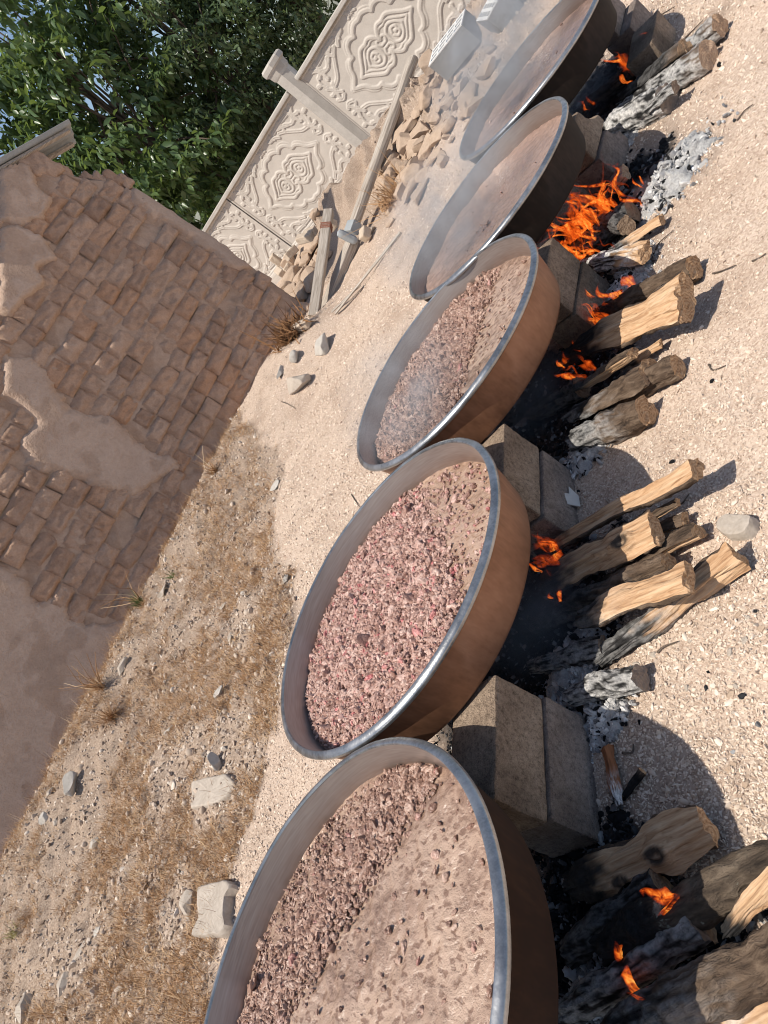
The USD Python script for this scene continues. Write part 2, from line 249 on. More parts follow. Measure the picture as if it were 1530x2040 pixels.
def broth_mat(name, blob, foam, meat, cells=30, web=.75):
    # crowd: where meat lies close under the surface
    mid = tuple(.45 * a + .55 * b for a, b in zip(foam, blob))
    return mat(name, {
        't': ('texture_coordinate', {}), 'm': ('mapping', {'rotation': (0, 0, -.7)}), 'ms': ('mapping', {'scale': (1.7, 1.0, 1)}),
        'wn': ('noise_texture', {'scale': 16, 'detail': 4, 'roughness': .65}), 'wa': ('mix_vector', {'fac': .085}),
        'v': ('voronoi_texture', {'scale': cells, 'feature': 'smooth_f1', 'smoothness': .35}), 'w': ('noise_texture', {'scale': 4.2, 'detail': 4, 'roughness': .6}), 'w2': ('noise_texture', {'scale': 2.1, 'detail': 3}),
        'n': ('noise_texture', {'scale': 34, 'detail': 6, 'roughness': .72, 'distortion': .8}),
        'vr': ('rgb_ramp', {'ramp': [(.26, blob), (.36, mid), (.46, foam)]}),
        'nr': ('rgb_ramp', {'ramp': [(.32, tuple(.8 * c for c in blob)), (.5, tuple(.7 * a + .3 * b for a, b in zip(blob, foam))), (.66, foam)]}),
        'mk': ('map_range', {'from_min': .41, 'from_max': .53, 'to_min': 0, 'to_max': web, 'clamp': True}), 'm0': ('mix_color', {}),
        'tn': ('rgb_ramp', {'ramp': [(.35, (.80, .78, .78)), (.65, (1.0, 1.0, 1.0))]}), 'mt': ('mix_color', {'blend_type': 'multiply', 'fac': 1.0}),
        'a': ('attribute', {'attribute': 'crowd'}), 's': ('separate_color', {}), 'm1': ('mix_color', {'b': meat}),
        'nb': ('noise_texture', {'scale': 60, 'detail': 4, 'roughness': .65}), 'hm': ('mix_float', {'fac': .35}), 'b': ('bump', {'strength': .8, 'distance': .011}),
        'p': ('principled_bsdf', {'roughness': .17, 'specular_ior_level': .5, 'coat_weight': .3, 'coat_roughness': .06})},
        [('t.object', 'm.vector'), ('m.vector', 'ms.vector'), ('ms.vector', 'wn.vector'), ('ms.vector', 'wa.a'), ('wn.color', 'wa.b'), ('wa.result', 'v.vector'), ('t.object', 'w.vector'), ('t.object', 'w2.vector'), ('t.object', 'n.vector'), ('t.object', 'nb.vector'),
         ('v.distance', 'vr.fac'), ('n.fac', 'nr.fac'), ('w.fac', 'mk.value'), ('nr.color', 'm0.a'), ('vr.color', 'm0.b'), ('mk.result', 'm0.fac'), ('w2.fac', 'tn.fac'), ('m0.result', 'mt.a'), ('tn.color', 'mt.b'),
         ('a.color', 's.color'), ('mt.result', 'm1.a'), ('s.r', 'm1.fac'), ('m1.result', 'p.base_color'), ('nb.fac', 'hm.a'), ('v.distance', 'hm.b'), ('hm.result', 'b.height'), ('b.normal', 'p.normal')])
BROTH = broth_mat('foamy_broth_look', (.215, .132, .092), (.44, .315, .235), (.23, .14, .10), 34, .95)
BROTHTHIN = broth_mat('thin_broth_look', (.33, .21, .13), (.48, .345, .26), (.26, .15, .115), 36)
BROTH2 = broth_mat('smooth_broth_look', (.34, .23, .18), (.39, .275, .22), (.26, .155, .12), 40, .15)
def meat_mat(name, ramp):
    return mat(name, {
        'g': ('geometry', {}), 'o': ('object_info', {}), 'ad': ('math', {'math_type': 'add'}), 'fr': ('math', {'math_type': 'fraction'}), 'r': ('rgb_ramp', {'ramp': ramp}),
        'n': ('noise_texture', {'scale': 150, 'detail': 3}), 'mr': ('map_range', {'from_min': .3, 'from_max': .7, 'to_min': .75, 'to_max': 1.2}), 'cv': ('combine_color', {}), 'mu': ('mix_color', {'blend_type': 'multiply', 'fac': 1.0}),
        'b': ('bump', {'strength': .6, 'distance': .006}), 'p': ('principled_bsdf', {'roughness': .33, 'specular_ior_level': .5})},
        [('g.random_per_island', 'ad.value1'), ('o.random', 'ad.value2'), ('ad.value', 'fr.value1'), ('fr.value', 'r.fac'), ('g.position', 'n.vector'), ('n.fac', 'mr.value'), ('mr.result', 'cv.r'), ('mr.result', 'cv.g'), ('mr.result', 'cv.b'),
         ('r.color', 'mu.a'), ('cv.color', 'mu.b'), ('mu.result', 'p.base_color'), ('n.fac', 'b.height'), ('b.normal', 'p.normal')])
MEAT = meat_mat('meat_look', [(0, (.18, .10, .072)), (.35, (.275, .162, .12)), (.8, (.355, .228, .172)), (.97, (.45, .315, .25)), (1, (.33, .15, .125))])
MEATRAW = meat_mat('raw_meat_look', [(0, (.24, .13, .10)), (.35, (.36, .215, .17)), (.7, (.45, .29, .24)), (.88, (.51, .355, .295)), (.955, (.46, .22, .195)), (1, (.42, .13, .125))])
def leaf_mat(name, ramp, trans):
    return mat(name, {
        'g': ('geometry', {}), 'r': ('rgb_ramp', {'ramp': ramp}), 'p': ('principled_bsdf', {'roughness': .36, 'specular_ior_level': .5}), 'tr': ('translucent_bsdf', {'color': trans}), 'mx': ('mix_closure', {'fac': .3})},
        [('g.random_per_island', 'r.fac'), ('r.color', 'p.base_color'), ('p.BSDF', 'mx.closure1'), ('tr.BSDF', 'mx.closure2')], surface='mx.closure')
LEAF = leaf_mat('leaf_look', [(0, (.075, .125, .05)), (.5, (.13, .20, .08)), (.9, (.19, .26, .11)), (.97, (.24, .27, .10)), (1, (.40, .31, .07))], (.26, .36, .08))
LEAFDARK = leaf_mat('dark_leaf_look', [(0, (.07, .11, .055)), (.7, (.11, .165, .08)), (.94, (.14, .19, .08)), (.98, (.28, .22, .07)), (1, (.30, .15, .07))], (.20, .27, .08))
TRUNK = stone_mat('trunk_look', (.06, .045, .035), (.16, .125, .10), scale=14, bump=1, dist=.02)
IRON = stone_mat('sheet_iron_look', (.22, .24, .25), (.36, .38, .39), scale=3, rough=.55, bump=.1)
SHARD = stone_mat('shard_look', (.55, .53, .48), (.70, .68, .63), scale=20, bump=.2)
def flame_mat(name, strength, fac_lo, fac_hi):
    # fade: r = how thick the burning gas is there
    return mat(name, {
        't': ('texture_coordinate', {}), 'm': ('mapping', {'scale': (22, 22, 7)}), 'n': ('noise_texture', {'scale': 1.9, 'detail': 4, 'roughness': .6, 'distortion': 1.6}), 'a': ('attribute', {'attribute': 'fade'}), 's': ('separate_color', {}),
        'r': ('rgb_ramp', {'ramp': [(.03, (.60, .045, .004)), (.22, (.95, .13, .012)), (.42, (1.0, .28, .035)), (.62, (1.0, .48, .11))]}), 'e': ('emission', {'strength': strength}),
        'f': ('map_range', {'from_min': .36, 'from_max': .66, 'to_min': fac_lo, 'to_max': fac_hi, 'clamp': True}), 'mu': ('math', {'math_type': 'multiply'}), 'tr': ('transparent_bsdf', {}), 'mx': ('mix_closure', {})},
        [('t.object', 'm.vector'), ('m.vector', 'n.vector'), ('a.color', 's.color'), ('n.fac', 'f.value'), ('f.result', 'mu.value1'), ('s.r', 'mu.value2'), ('mu.value', 'r.fac'), ('r.color', 'e.color'), ('mu.value', 'mx.fac'), ('tr.BSDF', 'mx.closure1'), ('e.emission', 'mx.closure2')], surface='mx.closure')
FLAME = flame_mat('flame_look', 1.2, .05, .62)
FLAMETHIN = flame_mat('thin_flame_look', 1.0, .02, .30)
EMBER = mat('ember_look', {'e': ('emission', {'color': (1.0, .09, .02), 'strength': .5})}, [], surface='e.emission')

# ------------------------------------------------------------------ where the walls stand
WDIR = np.array([-.915, -.403]); WDIR /= np.linalg.norm(WDIR); WALL0 = np.array([1.45, 10.9]) - .66 * WDIR; WN = np.array([-WDIR[1], WDIR[0]])   # WDIR runs left, WN faces the pots
if WN @ (-WALL0) < 0: WN = -WN
FDIR = np.array([-.515, .857]); FDIR /= np.linalg.norm(FDIR); FN = np.array([-FDIR[1], FDIR[0]])                                    # the fence runs away to the left
FA = 12.8 * np.array([math.sin(math.radians(27.8)), math.cos(math.radians(27.8))])
if FN @ (-FA) < 0: FN = -FN
def wall_hit(px, py):
    r = ray(px, py); k = (WALL0 @ WN) / (r[:2] @ WN); p = r[:2] * k
    return float((p - WALL0) @ WDIR), EYE + r[2] * k           # metres left of the wall's right end, height
def wpt(s, z, out=0.0):
    s, z, out = np.broadcast_arrays(np.asarray(s, float), z, out)
    q = WALL0 + s[..., None] * WDIR + out[..., None] * WN
    return np.concatenate([q, z[..., None]], -1)

# ------------------------------------------------------------------ ground
R = 0.62
POTS = [(-1.040, 1.502), (-.240, 2.462), (.744, 3.255), (1.701, 3.959), (2.802, 4.658)]
RIMZ, BASEZ = .6165, .4025
bank_px = [(500, 815), (562, 930), (535, 1000), (532, 1060), (575, 1120), (580, 1200), (565, 1290), (545, 1400), (520, 1480), (495, 1560), (478, 1650), (440, 1800), (400, 2040), (330, 2300)]
bank_line = [at(x, y, .05)[:2] for x, y in bank_px]
bank_poly = Polygon([*bank_line, (-9, 1.0), (-12, 5), (-12, 8), tuple(WALL0 + 6 * WDIR - 1.5 * WN), tuple(WALL0 + .7 * WDIR - 1.5 * WN)]).buffer(0)
fire_px = [[(1180, 1900, .40), (1260, 1800, .22), (1300, 1980, .28)], [(1080, 1240, .26), (1150, 1260, .22), (1110, 1380, .16), (1160, 1170, .15), (1190, 1110, .12)], [(1080, 800, .30), (1160, 740, .22), (1180, 690, .12), (1160, 860, .12)],
           [(1150, 520, .24), (1210, 440, .32), (1240, 560, .20), (1290, 330, .20), (1330, 360, .2)], [(1180, 190, .35), (1250, 230, .30), (1240, 160, .25), (1310, 150, .2)]]
FIRES = [[(*at(x, y)[:2], r) for x, y, r in g] for g in fire_px]
BL = sorted([(float(p[0]), float(p[1])) for p in bank_line], key=lambda p: p[1])         # the bank's edge, near to far
HEAP = at(965, 95, .42)[:2]
def ground_z(xy):
    xy = np.asarray(xy, float); x, y = xy[..., 0], xy[..., 1]
    p3 = np.stack([x, y, 0 * x], -1)
    q = (xy - WALL0) @ WN; s = (xy - WALL0) @ WDIR
    bank = .34 * sstep(2.6, .95, q) * (1 - .6 * sstep(.85, .45, q)) * sstep(.4, 1.8, s)
    qf = (xy - FA) @ FN; sf = (xy - FA) @ FDIR
    mound = (.30 * np.exp(-((qf - 1.5) / .75) ** 2) * sstep(-6, -2.5, sf) * (1 - sstep(4.2, 5.2, sf)) + .12 * np.exp(-((qf - .6) / .5) ** 2)) * (np.abs(q) > -1)
    hx = xy - HEAP
    mound = mound + .36 * np.exp(-(hx[..., 0] ** 2 + hx[..., 1] ** 2) / 1.3) + sstep(.05, .3, mound) * .26 * (1 - np.abs(2.2 * fb(np.stack([x * 1.4 + y * .5, y * 2.6, 0 * x], -1), 17))) ** 2
    z = bank + np.where(q > -.5, mound, 0)
    inb = sstep(.15, -.15, x - np.interp(y, [p[1] for p in BL], [p[0] for p in BL])) * (q < 6)
    z = z + .05 * fb(p3 * .9, 3) * sstep(1, 4, y) + (.018 + .03 * inb) * fb(p3 * 5, 7) + (.006 + .036 * inb) * fb(p3 * 11, 11) + .030 * inb * fb(p3 * 24, 19, 2)
    far = sstep(14, 40, np.hypot(x, y))
    return z * (1 - far)
def axis_lines(lo, hi, step):
    mid = np.arange(lo, hi, step)
    out = step * np.cumsum(1.25 ** np.arange(1, 42)); out = out[out < 420]
    return np.concatenate([lo - out[::-1], mid, hi + out])
def make_ground():
    gx, gy = axis_lines(-6.5, 8.0, .04), axis_lines(.5, 14.5, .04)
    A, B = np.meshgrid(gx, gy, indexing='ij')
    xy = np.stack([A.ravel(), B.ravel()], -1); z = ground_z(xy)
    n, k = len(gx), len(gy)
    global _GZ
    from scipy.interpolate import RegularGridInterpolator
    _GZ = RegularGridInterpolator((gx, gy), z.reshape(n, k))
    i = np.arange(n * k).reshape(n, k)
    f = np.stack([i[:-1, :-1], i[1:, :-1], i[1:, 1:], i[:-1, 1:]], -1).reshape(-1, 4)
    g, b = zones(xy)
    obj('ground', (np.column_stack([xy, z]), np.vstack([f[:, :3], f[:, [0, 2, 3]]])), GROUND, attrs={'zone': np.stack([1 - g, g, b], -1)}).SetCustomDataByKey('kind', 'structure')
def zones(xy):
    p3 = np.column_stack([xy, 0 * xy[:, 0]])
    near = (np.abs(xy[:, 0]) < 14) & (xy[:, 1] > -3) & (xy[:, 1] < 16)
    d = np.full(len(xy), -3.0)
    pts = shapely.points(xy[near])
    dist = shapely.distance(bank_poly.exterior, pts); inside = shapely.contains(bank_poly, pts)
    d[near] = np.where(inside, dist, -dist)
    d[~near] = np.where(xy[~near, 0] < 0, 2, -2)
    g = sstep(-.05, .07, d + .12 * fb(p3 * 4, 21) + .05 * fb(p3 * 20, 22))
    qf = (xy - FA) @ FN; q = (xy - WALL0) @ WN
    g = np.maximum(g, .85 * sstep(3.5, 2.9, qf + .6 * fb(p3 * 2, 5)) * (q > -.5))
    b = np.zeros(len(xy))
    for grp in FIRES:
        for (fx, fy, r) in grp:
            b = np.maximum(b, sstep(r * 1.15, r * .6, np.hypot(xy[:, 0] - fx, xy[:, 1] - fy) + .22 * fb(p3 * 7, 31) * (r / .25)))
    for grp in FIRES:
        for (fx, fy, r) in grp: b = np.maximum(b, .26 * sstep(r * 2.3, r * .9, np.hypot(xy[:, 0] - fx, xy[:, 1] - fy) + .35 * fb(p3 * 5, 35) * (r / .25)))
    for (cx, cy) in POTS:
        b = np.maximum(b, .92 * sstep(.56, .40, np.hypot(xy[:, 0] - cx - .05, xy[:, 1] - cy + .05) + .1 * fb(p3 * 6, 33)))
    return g, b
make_ground()
def gz(x, y):
    return float(_GZ((np.clip(x, -300, 300), np.clip(y, -300, 300))))
def atg(px, py, up=0.0):
    """point on the uneven ground seen at this place"""
    r = ray(px, py); r = r / np.linalg.norm(r[:2])
    def clear(t): return EYE + r[2] * t - up - _GZ(np.stack([np.clip(r[0] * t, -300, 300), np.clip(r[1] * t, -300, 300)], -1))
    t = np.linspace(.6, 40, 1500); h = clear(t); k = int(np.argmax(h < 0)) if (h < 0).any() else len(t) - 1
    a, b = t[max(k - 1, 0)], t[k]; u = np.linspace(a, b, 40); h = clear(u); q = u[int(np.argmax(h < 0)) if (h < 0).any() else 39]
    return np.array([r[0] * q, r[1] * q, EYE + r[2] * q])

def chips_and_pebbles():
    rng = np.random.default_rng(5)
    def lump(seed, flat):
        m_ = trimesh.creation.icosphere(1, 1.0); v = np.array(m_.vertices); v *= (1 + .5 * nz(v * 1.3, seed))[:, None]; v *= flat
        return v, np.array(m_.faces)
    def octa(seed, flat):
        m_ = trimesh.creation.icosahedron(); v = np.array(m_.vertices); v *= (1 + .9 * nz(v * 1.5, seed))[:, None]; v *= flat
        return v, np.array(m_.faces)
    # sample where the camera could look: more of them near by
    n = 230000
    u = rng.uniform(0, 1, n); rr = 1.0 * (11.5 / 1.0) ** u; aa = np.radians(rng.uniform(-42, 46, n))
    xy = np.column_stack([rr * np.sin(aa), rr * np.cos(aa)])
    pp = project(np.column_stack([xy, 0 * rr])); keep = (pp[:, 0] > -60) & (pp[:, 0] < 1590) & (pp[:, 1] > -60) & (pp[:, 1] < 2120)
    keep &= ((xy - WALL0) @ WN > .05) | ((xy - WALL0) @ WDIR < 0)
    xy = xy[keep]; rr = rr[keep]
    g, b = zones(xy); z = ground_z(xy)
    r_ = rng.uniform(0, 1, len(xy))
    bare = sstep(-.02, .20, fb(np.column_stack([xy * 1.3, 0 * rr]), 51) + .35 * fb(np.column_stack([xy * 4, 0 * rr]), 53))
    chip = (g < r_) & (b < .25 + .5 * r_) & (rng.uniform(0, 1, len(xy)) > .40 * bare)
    P = np.column_stack([xy, z])
    s = rng.lognormal(math.log(.0040), .42, len(xy)) * np.clip(rr / 3, .9, 1.7)
    s = np.minimum(s, .016)
    k = np.nonzero(chip)[0]
    instancer('wood_chips', [octa(1, (1, .7, .45)), octa(2, (1.2, .6, .35)), octa(3, (.9, .8, .5)), octa(4, (1.4, .5, .3))], [CHIP] * 4, P[k] + [0, 0, .001], rng.integers(0, 4, len(k)), np.repeat(s[k, None], 3, 1), rquat(rng, len(k), 2),
              label='pale crushed chips spread loosely over the ground around the cauldrons', cat='gravel')
    k = np.nonzero(~chip & (g > .5) & (rng.uniform(0, 1, len(xy)) < .6))[0]
    instancer('bank_pebbles', [octa(11, (1, .8, .6)), octa(12, (1.2, .8, .5)), lump(13, (1, .8, .6))], [PEBBLE] * 3, P[k], rng.integers(0, 3, len(k)), np.repeat((s[k] * 1.15 * rng.choice([1, 1, 1, 1.8], len(k)))[:, None], 3, 1), rquat(rng, len(k), 2),
              label='small grey and beige pebbles and crumbs on the dry earth bank', cat='pebbles')
    # fire pits: charcoal and ash crumbs
    k = np.nonzero((b > .45) & (rng.uniform(0, 1, len(xy)) < .5))[0]
    instancer('charcoal_crumbs', [octa(21, (1, .8, .6)), octa(22, (1.5, .7, .5))], [CHARCOAL] * 2, P[k], rng.integers(0, 2, len(k)), np.repeat((s[k] * rng.choice([1, 1.6, 2.6], len(k)))[:, None], 3, 1), rquat(rng, len(k), 3),
              label='black charcoal crumbs in the fire pits under the cauldrons', cat='charcoal')
chips_and_pebbles()

def blade(p, d, L, w, bend, rng):
    """a thin curved blade: 3 segments, triangles"""
    side = np.cross(d, [0, 0, 1.0]); side /= max(np.linalg.norm(side), 1e-6)
    b = rng.normal(0, 1, 3) * bend
    t = np.array([0, .4, .75, 1.0])[:, None]
    c = p + d * L * t + b * L * t ** 2
    ww = w * np.array([1, .9, .6, .1])[:, None]
    v = np.vstack([c - side * ww, c + side * ww])
    f = []
    for k in range(3): f += [[k, k + 1, k + 5], [k, k + 5, k + 4]]
    return v, np.array(f)
def tuft(seed, n, L, w, spread, bend):
    rng = np.random.default_rng(seed); out = []
    for _ in range(n):
        d = np.array([rng.normal(0, spread), rng.normal(0, spread), 1.0]); d /= np.linalg.norm(d)
        out.append(blade(np.array([rng.normal(0, .02 + .9 * L * (w > .004)), rng.normal(0, .02 + .9 * L * (w > .004)), .05 * (w > .004) * rng.uniform() - .005]), d, L * rng.uniform(.4, 1.2), w * rng.uniform(.7, 1.3), bend, rng))
    return join(out)
def dry_grass():
    rng = np.random.default_rng(8); n = 62000
    rr = rng.uniform(2.2, 11.5, n); aa = np.radians(rng.uniform(-42, 8, n)); xy = np.column_stack([rr * np.sin(aa), rr * np.cos(aa)])
    g, b = zones(xy); q = (xy - WALL0) @ WN
    pt = np.column_stack([xy, 0 * rr]); clump = fb(pt * 1.6, 41) + .5 * fb(pt * 5, 43)
    k = np.nonzero((g > .6) & (b < .1) & (q > .1) & (clump > -.01 + .16 * rng.uniform(-1, 1, n)) & (xy[:, 0] < .6))[0][:24000]
    P = np.column_stack([xy[k], ground_z(xy[k])])
    s = rng.uniform(.5, 1.2, len(k))
    instancer('dry_grass', [tuft(1, 14, .05, .0013, 1.3, .9), tuft(2, 18, .035, .0013, 1.8, 1.0), tuft(3, 10, .075, .0013, 1.2, .8), tuft(4, 12, .045, .0016, 2.5, .6), tuft(5, 5, .12, .0011, 1.6, .5)], [STRAW] * 5, P, rng.choice(5, len(k), p=[.27, .3, .18, .2, .05]), np.repeat(s[:, None], 3, 1), rquat(rng, len(k), .6),
              label='short golden dry grass and straw on the earth bank below the mud wall', cat='dry grass')
dry_grass()

# ------------------------------------------------------------------ mud brick wall
def top_profile():
    return np.array([(-.06, 2.30), (0, 2.36), (.03, 2.62), (.06, 2.86), (.12, 2.90), (.20, 3.06), (.34, 3.14), (.42, 3.30), (.50, 3.45), (.54, 3.62), (.66, 3.70), (.76, 3.90), (.98, 4.05), (14, 4.2)])
TOP = top_profile()
def ztop(s): return np.interp(s, TOP[:, 0], TOP[:, 1])
def mud_wall():
    w = thing('mud_brick_wall', 'tall crumbling mud brick wall in shade behind the cauldrons', 'wall', (0, 0, 0))
    # core
    S = np.concatenate([np.arange(0, 9.6, .045), np.arange(9.6, 14, .5)]); K = 70
    zt = ztop(S) + .09 * fb(np.stack([S * 7, 0 * S, 0 * S], -1), 3)
    V = []
    for side, out in ((0, 0.0), (1, -.42)):
        t = np.linspace(0, 1, K)[None, :]
        z = -.15 + (zt[:, None] + .15) * t
        s2 = np.repeat(S[:, None], K, 1)
        p3 = np.stack([s2 * 3, z * 3, 0 * z + side * 9], -1)
        o = out + (.05 * fb(p3, 4) + .03 * fb(p3 * 6, 44) + .012 if side == 0 else 0) - (.10 * t ** 2 * (1 if side == 0 else 0)) - (.16 * np.exp(-s2 / .14) if side == 0 else -.1 * np.exp(-s2 / .14))
        V.append(wpt(s2, z, o).reshape(-1, 3))
    n = len(S); i = np.arange(n * K).reshape(n, K); q = np.stack([i[:-1, :-1], i[1:, :-1], i[1:, 1:], i[:-1, 1:]], -1).reshape(-1, 4)
    o2 = n * K; qb = q[:, ::-1] + o2
    caps = [[i[a, K - 1], i[a + 1, K - 1], i[a + 1, K - 1] + o2, i[a, K - 1] + o2] for a in range(n - 1)] + [[i[0, b], i[0, b + 1], i[0, b + 1] + o2, i[0, b] + o2][::-1] for b in range(K - 1)]
    Q = np.vstack([q, qb, caps]); v = np.vstack(V)
    obj('core', (v, np.vstack([Q[:, :3], Q[:, [0, 2, 3]]])), MORTAR, w, smooth=50)
    # plaster that still clings
    patches = [[(0, 445), (40, 441), (100, 476), (114, 520), (80, 531), (94, 566), (50, 600), (22, 626), (0, 614)],
               [(0, 342), (30, 318), (60, 326), (80, 375), (102, 390), (90, 430), (50, 450), (0, 438)],
               [(262, 368), (285, 345), (300, 362), (338, 400), (425, 455), (506, 528), (480, 538), (455, 535), (404, 490), (385, 470), (325, 445), (290, 420), (268, 395)],
               [(0, 690), (60, 715), (110, 762), (140, 812), (222, 838), (300, 895), (345, 905), (360, 930), (330, 950), (270, 985), (200, 975), (140, 955), (80, 940), (30, 895), (60, 850), (40, 805), (0, 790)],
               [(-60, 1135), (0, 1130), (45, 1150), (75, 1200), (120, 1190), (140, 1235), (250, 1240), (245, 1290), (150, 1500), (0, 1780), (-120, 1800), (-200, 1300)]]
    taken = []
    for pi, px in enumerate(patches):
        poly = Polygon([wall_hit(*p) for p in px]).buffer(0)
        b = poly.bounds; st = .035
        ss, zz = np.meshgrid(np.arange(b[0] - st, b[2] + 2 * st, st), np.arange(b[1] - st, b[3] + 2 * st, st), indexing='ij')
        d = fb(np.stack([ss * 5, zz * 5, 0 * ss + pi], -1), 6)
        pts = shapely.points(np.stack([ss, zz], -1).reshape(-1, 2)); sd = np.where(shapely.contains(poly, pts), 1, -1) * shapely.distance(poly.exterior, pts)
        sd = sd.reshape(ss.shape) + .10 * d + .03 * fb(np.stack([ss * 17, zz * 17, 0 * ss], -1), 9)
        o = np.where(sd > 0, (.050, .050, .045, .034, .016)[pi] + .03 * fb(np.stack([ss * 2, zz * 2, 0 * ss], -1), 14), 0) * sstep(-.01, (.05, .05, .06, .09, .16)[pi], sd) + .01 - .06 * sstep(0.01, -.03, sd)
        zn = (zz + .15) / (ztop(ss) + .15)
        o = o - .10 * zn ** 2 - .16 * np.exp(-np.maximum(ss, 0) / .14) + .03
        v = wpt(np.maximum(ss, -.02), np.minimum(zz, ztop(ss) + .02), o).reshape(-1, 3)
        i = np.arange(ss.size).reshape(ss.shape); q = np.stack([i[:-1, :-1], i[1:, :-1], i[1:, 1:], i[:-1, 1:]], -1).reshape(-1, 4)
        ok = (sd.ravel()[q] > -.06).any(1) & (zz.ravel()[q] < ztop(ss).ravel()[q] + .03).all(1) & (ss.ravel()[q] > -.05).all(1); q = q[ok]
        if len(q) < 4: continue
        obj('plaster_patch', (v, np.vstack([q[:, :3], q[:, [0, 2, 3]]])), PLASTER, w, smooth=True)
        taken.append(poly.buffer(-.04))
    allp = shapely.union_all(taken)
    # bricks, one by one
    rng = np.random.default_rng(12); ch = .218; count = 0; NU, NV = 12, 9
    U, Vv = np.meshgrid(np.linspace(-1, 1, NU), np.linspace(-1, 1, NV), indexing='ij')
    i = np.arange(NU * NV).reshape(NU, NV); q = np.stack([i[:-1, :-1], i[1:, :-1], i[1:, 1:], i[:-1, 1:]], -1).reshape(-1, 4); BF = np.vstack([q[:, :3], q[:, [0, 2, 3]]])
    z = .02; row = 0
    while z < 4.0:
        h = ch * rng.uniform(.90, 1.10); s = -.03 + rng.uniform(0, .25)
        while s < 9.3:
            L = rng.choice([.38, .36, .33, .40, .22, .27]) * rng.uniform(.90, 1.10)
            cs, cz = s + L / 2, z + h / 2 + .05 * float(nz([[s * .8, row * .1, 3.0]], 8)[0])
            pr = project(wpt(cs, cz))
            if cs > .10 and cz < ztop(cs) - .10 and -40 < pr[0] < 640 and -40 < pr[1] < 1900 and not allp.contains(Point(cs, cz)) and count < 300 and rng.uniform() > .05:
                worn = float(np.clip(.68 + 1.7 * fb([[cs * .9, cz * .9, 7.0]], 61)[0], 0, 1)); dep = rng.uniform(.004, .024) + .022 * (1 - worn)
                lo = fb(np.stack([U * 1.3 + cs * 9, Vv * 1.3 + cz * 9, 0 * U], -1), 71); hi = fb(np.stack([U * 4 + cs * 9, Vv * 3 + cz * 9, 0 * U], -1), 73)
                pw = 5 + 8 * (1 - worn) + 3 * rng.uniform()
                uu = np.clip(np.abs(U) * (1 + .10 * lo), 0, 1.15); vv2 = np.clip(np.abs(Vv) * (1 + .14 * lo + .05 * hi), 0, 1.15)
                prof = np.clip(1 - uu ** pw, 0, 1) * np.clip(1 - vv2 ** pw, 0, 1); prof = prof ** .7
                o = -.010 + (.020 + dep) * prof + (.034 * lo + .030 * hi) * prof - .03 * np.clip(hi - .22, 0, 1) * 2
                jx, jz = rng.normal(0, .009, 2); rot = rng.normal(0, .05)
                x2, z2 = U * (L / 2 + .001), Vv * (h / 2 + .001)
                zn = (cz + .15) / (ztop(cs) + .15)
                v = wpt(cs + jx + x2 * math.cos(rot) - z2 * math.sin(rot), cz + jz + x2 * math.sin(rot) + z2 * math.cos(rot), o - .10 * zn ** 2 - .16 * np.exp(-cs / .14) + .028 * worn).reshape(-1, 3)
                obj('brick', (v, BF), BRICKM, w, smooth=True); count += 1
            s += L
        z += h; row += 1
    for k, (ls_, up, sz) in enumerate([(.62, .06, .22), (.50, .05, .13), (.36, .03, .12), (.26, .03, .10), (.15, .04, .13), (.72, .02, .12), (.06, .02, .10)]):
        v, f = tm(trimesh.creation.icosphere(3, 1.0)); v = v / np.maximum(np.abs(v).max(1, keepdims=True) ** .5, .3) * (1 + .5 * fb(v * 1.7 + k * 5, k + 30))[:, None] * [.8, .6, 1.1] * sz
        obj('loose_lump', (v @ np.array([[*WDIR, 0], [*WN, 0], [0, 0, 1]]) + wpt(ls_, ztop(ls_) + up, -.16), f), BRICKM, w, smooth=40)
mud_wall()
def roof_sheet():
    s0, z0 = wall_hit(138, 240); s1, z1 = wall_hit(0, 318)
    t = thing('iron_sheet', 'grey sheet of roofing iron lying on the top of the mud wall', 'roof sheet', wpt(s0, z0))
    ax = wpt(s1, z1) - wpt(s0, z0); L = 3.0; ax /= np.linalg.norm(ax); out = np.append(WN, .42); out /= np.linalg.norm(out); nn = np.cross(ax, out); nn *= np.sign(nn[2])
    a, b = np.meshgrid(np.linspace(0, L, 16), np.linspace(-.36, .02, 40), indexing='ij'); h = .012 * np.sin(b * 2 * np.pi / .15)
    v = (a[..., None] * ax + b[..., None] * out + h[..., None] * nn).reshape(-1, 3); v = np.vstack([v, v - .006 * nn])
    i = np.arange(640).reshape(16, 40); q = np.stack([i[:-1, :-1], i[1:, :-1], i[1:, 1:], i[:-1, 1:]], -1).reshape(-1, 4)
    edge = np.concatenate([i[:, 0], i[-1, 1:], i[-2::-1, -1], i[0, -2:0:-1]]); e2 = np.roll(edge, -1)
    Q = np.vstack([q, q[:, ::-1] + 640, np.stack([edge, edge + 640, e2 + 640, e2], -1)])
    obj('sheet', (v, np.vstack([Q[:, :3], Q[:, [0, 2, 3]]])), IRON, t, smooth=30)
    # battens that hold it
    for d in (-.08, -.30):
        bx = trimesh.creation.box((L * .95, .05, .04)); fr = np.array([ax, out, nn]); v = np.array(bx.vertices) @ fr + ax * L * .5 + out * d - nn * .05
        obj('batten', (v, np.array(bx.faces)), GREYWOOD, t)
roof_sheet()

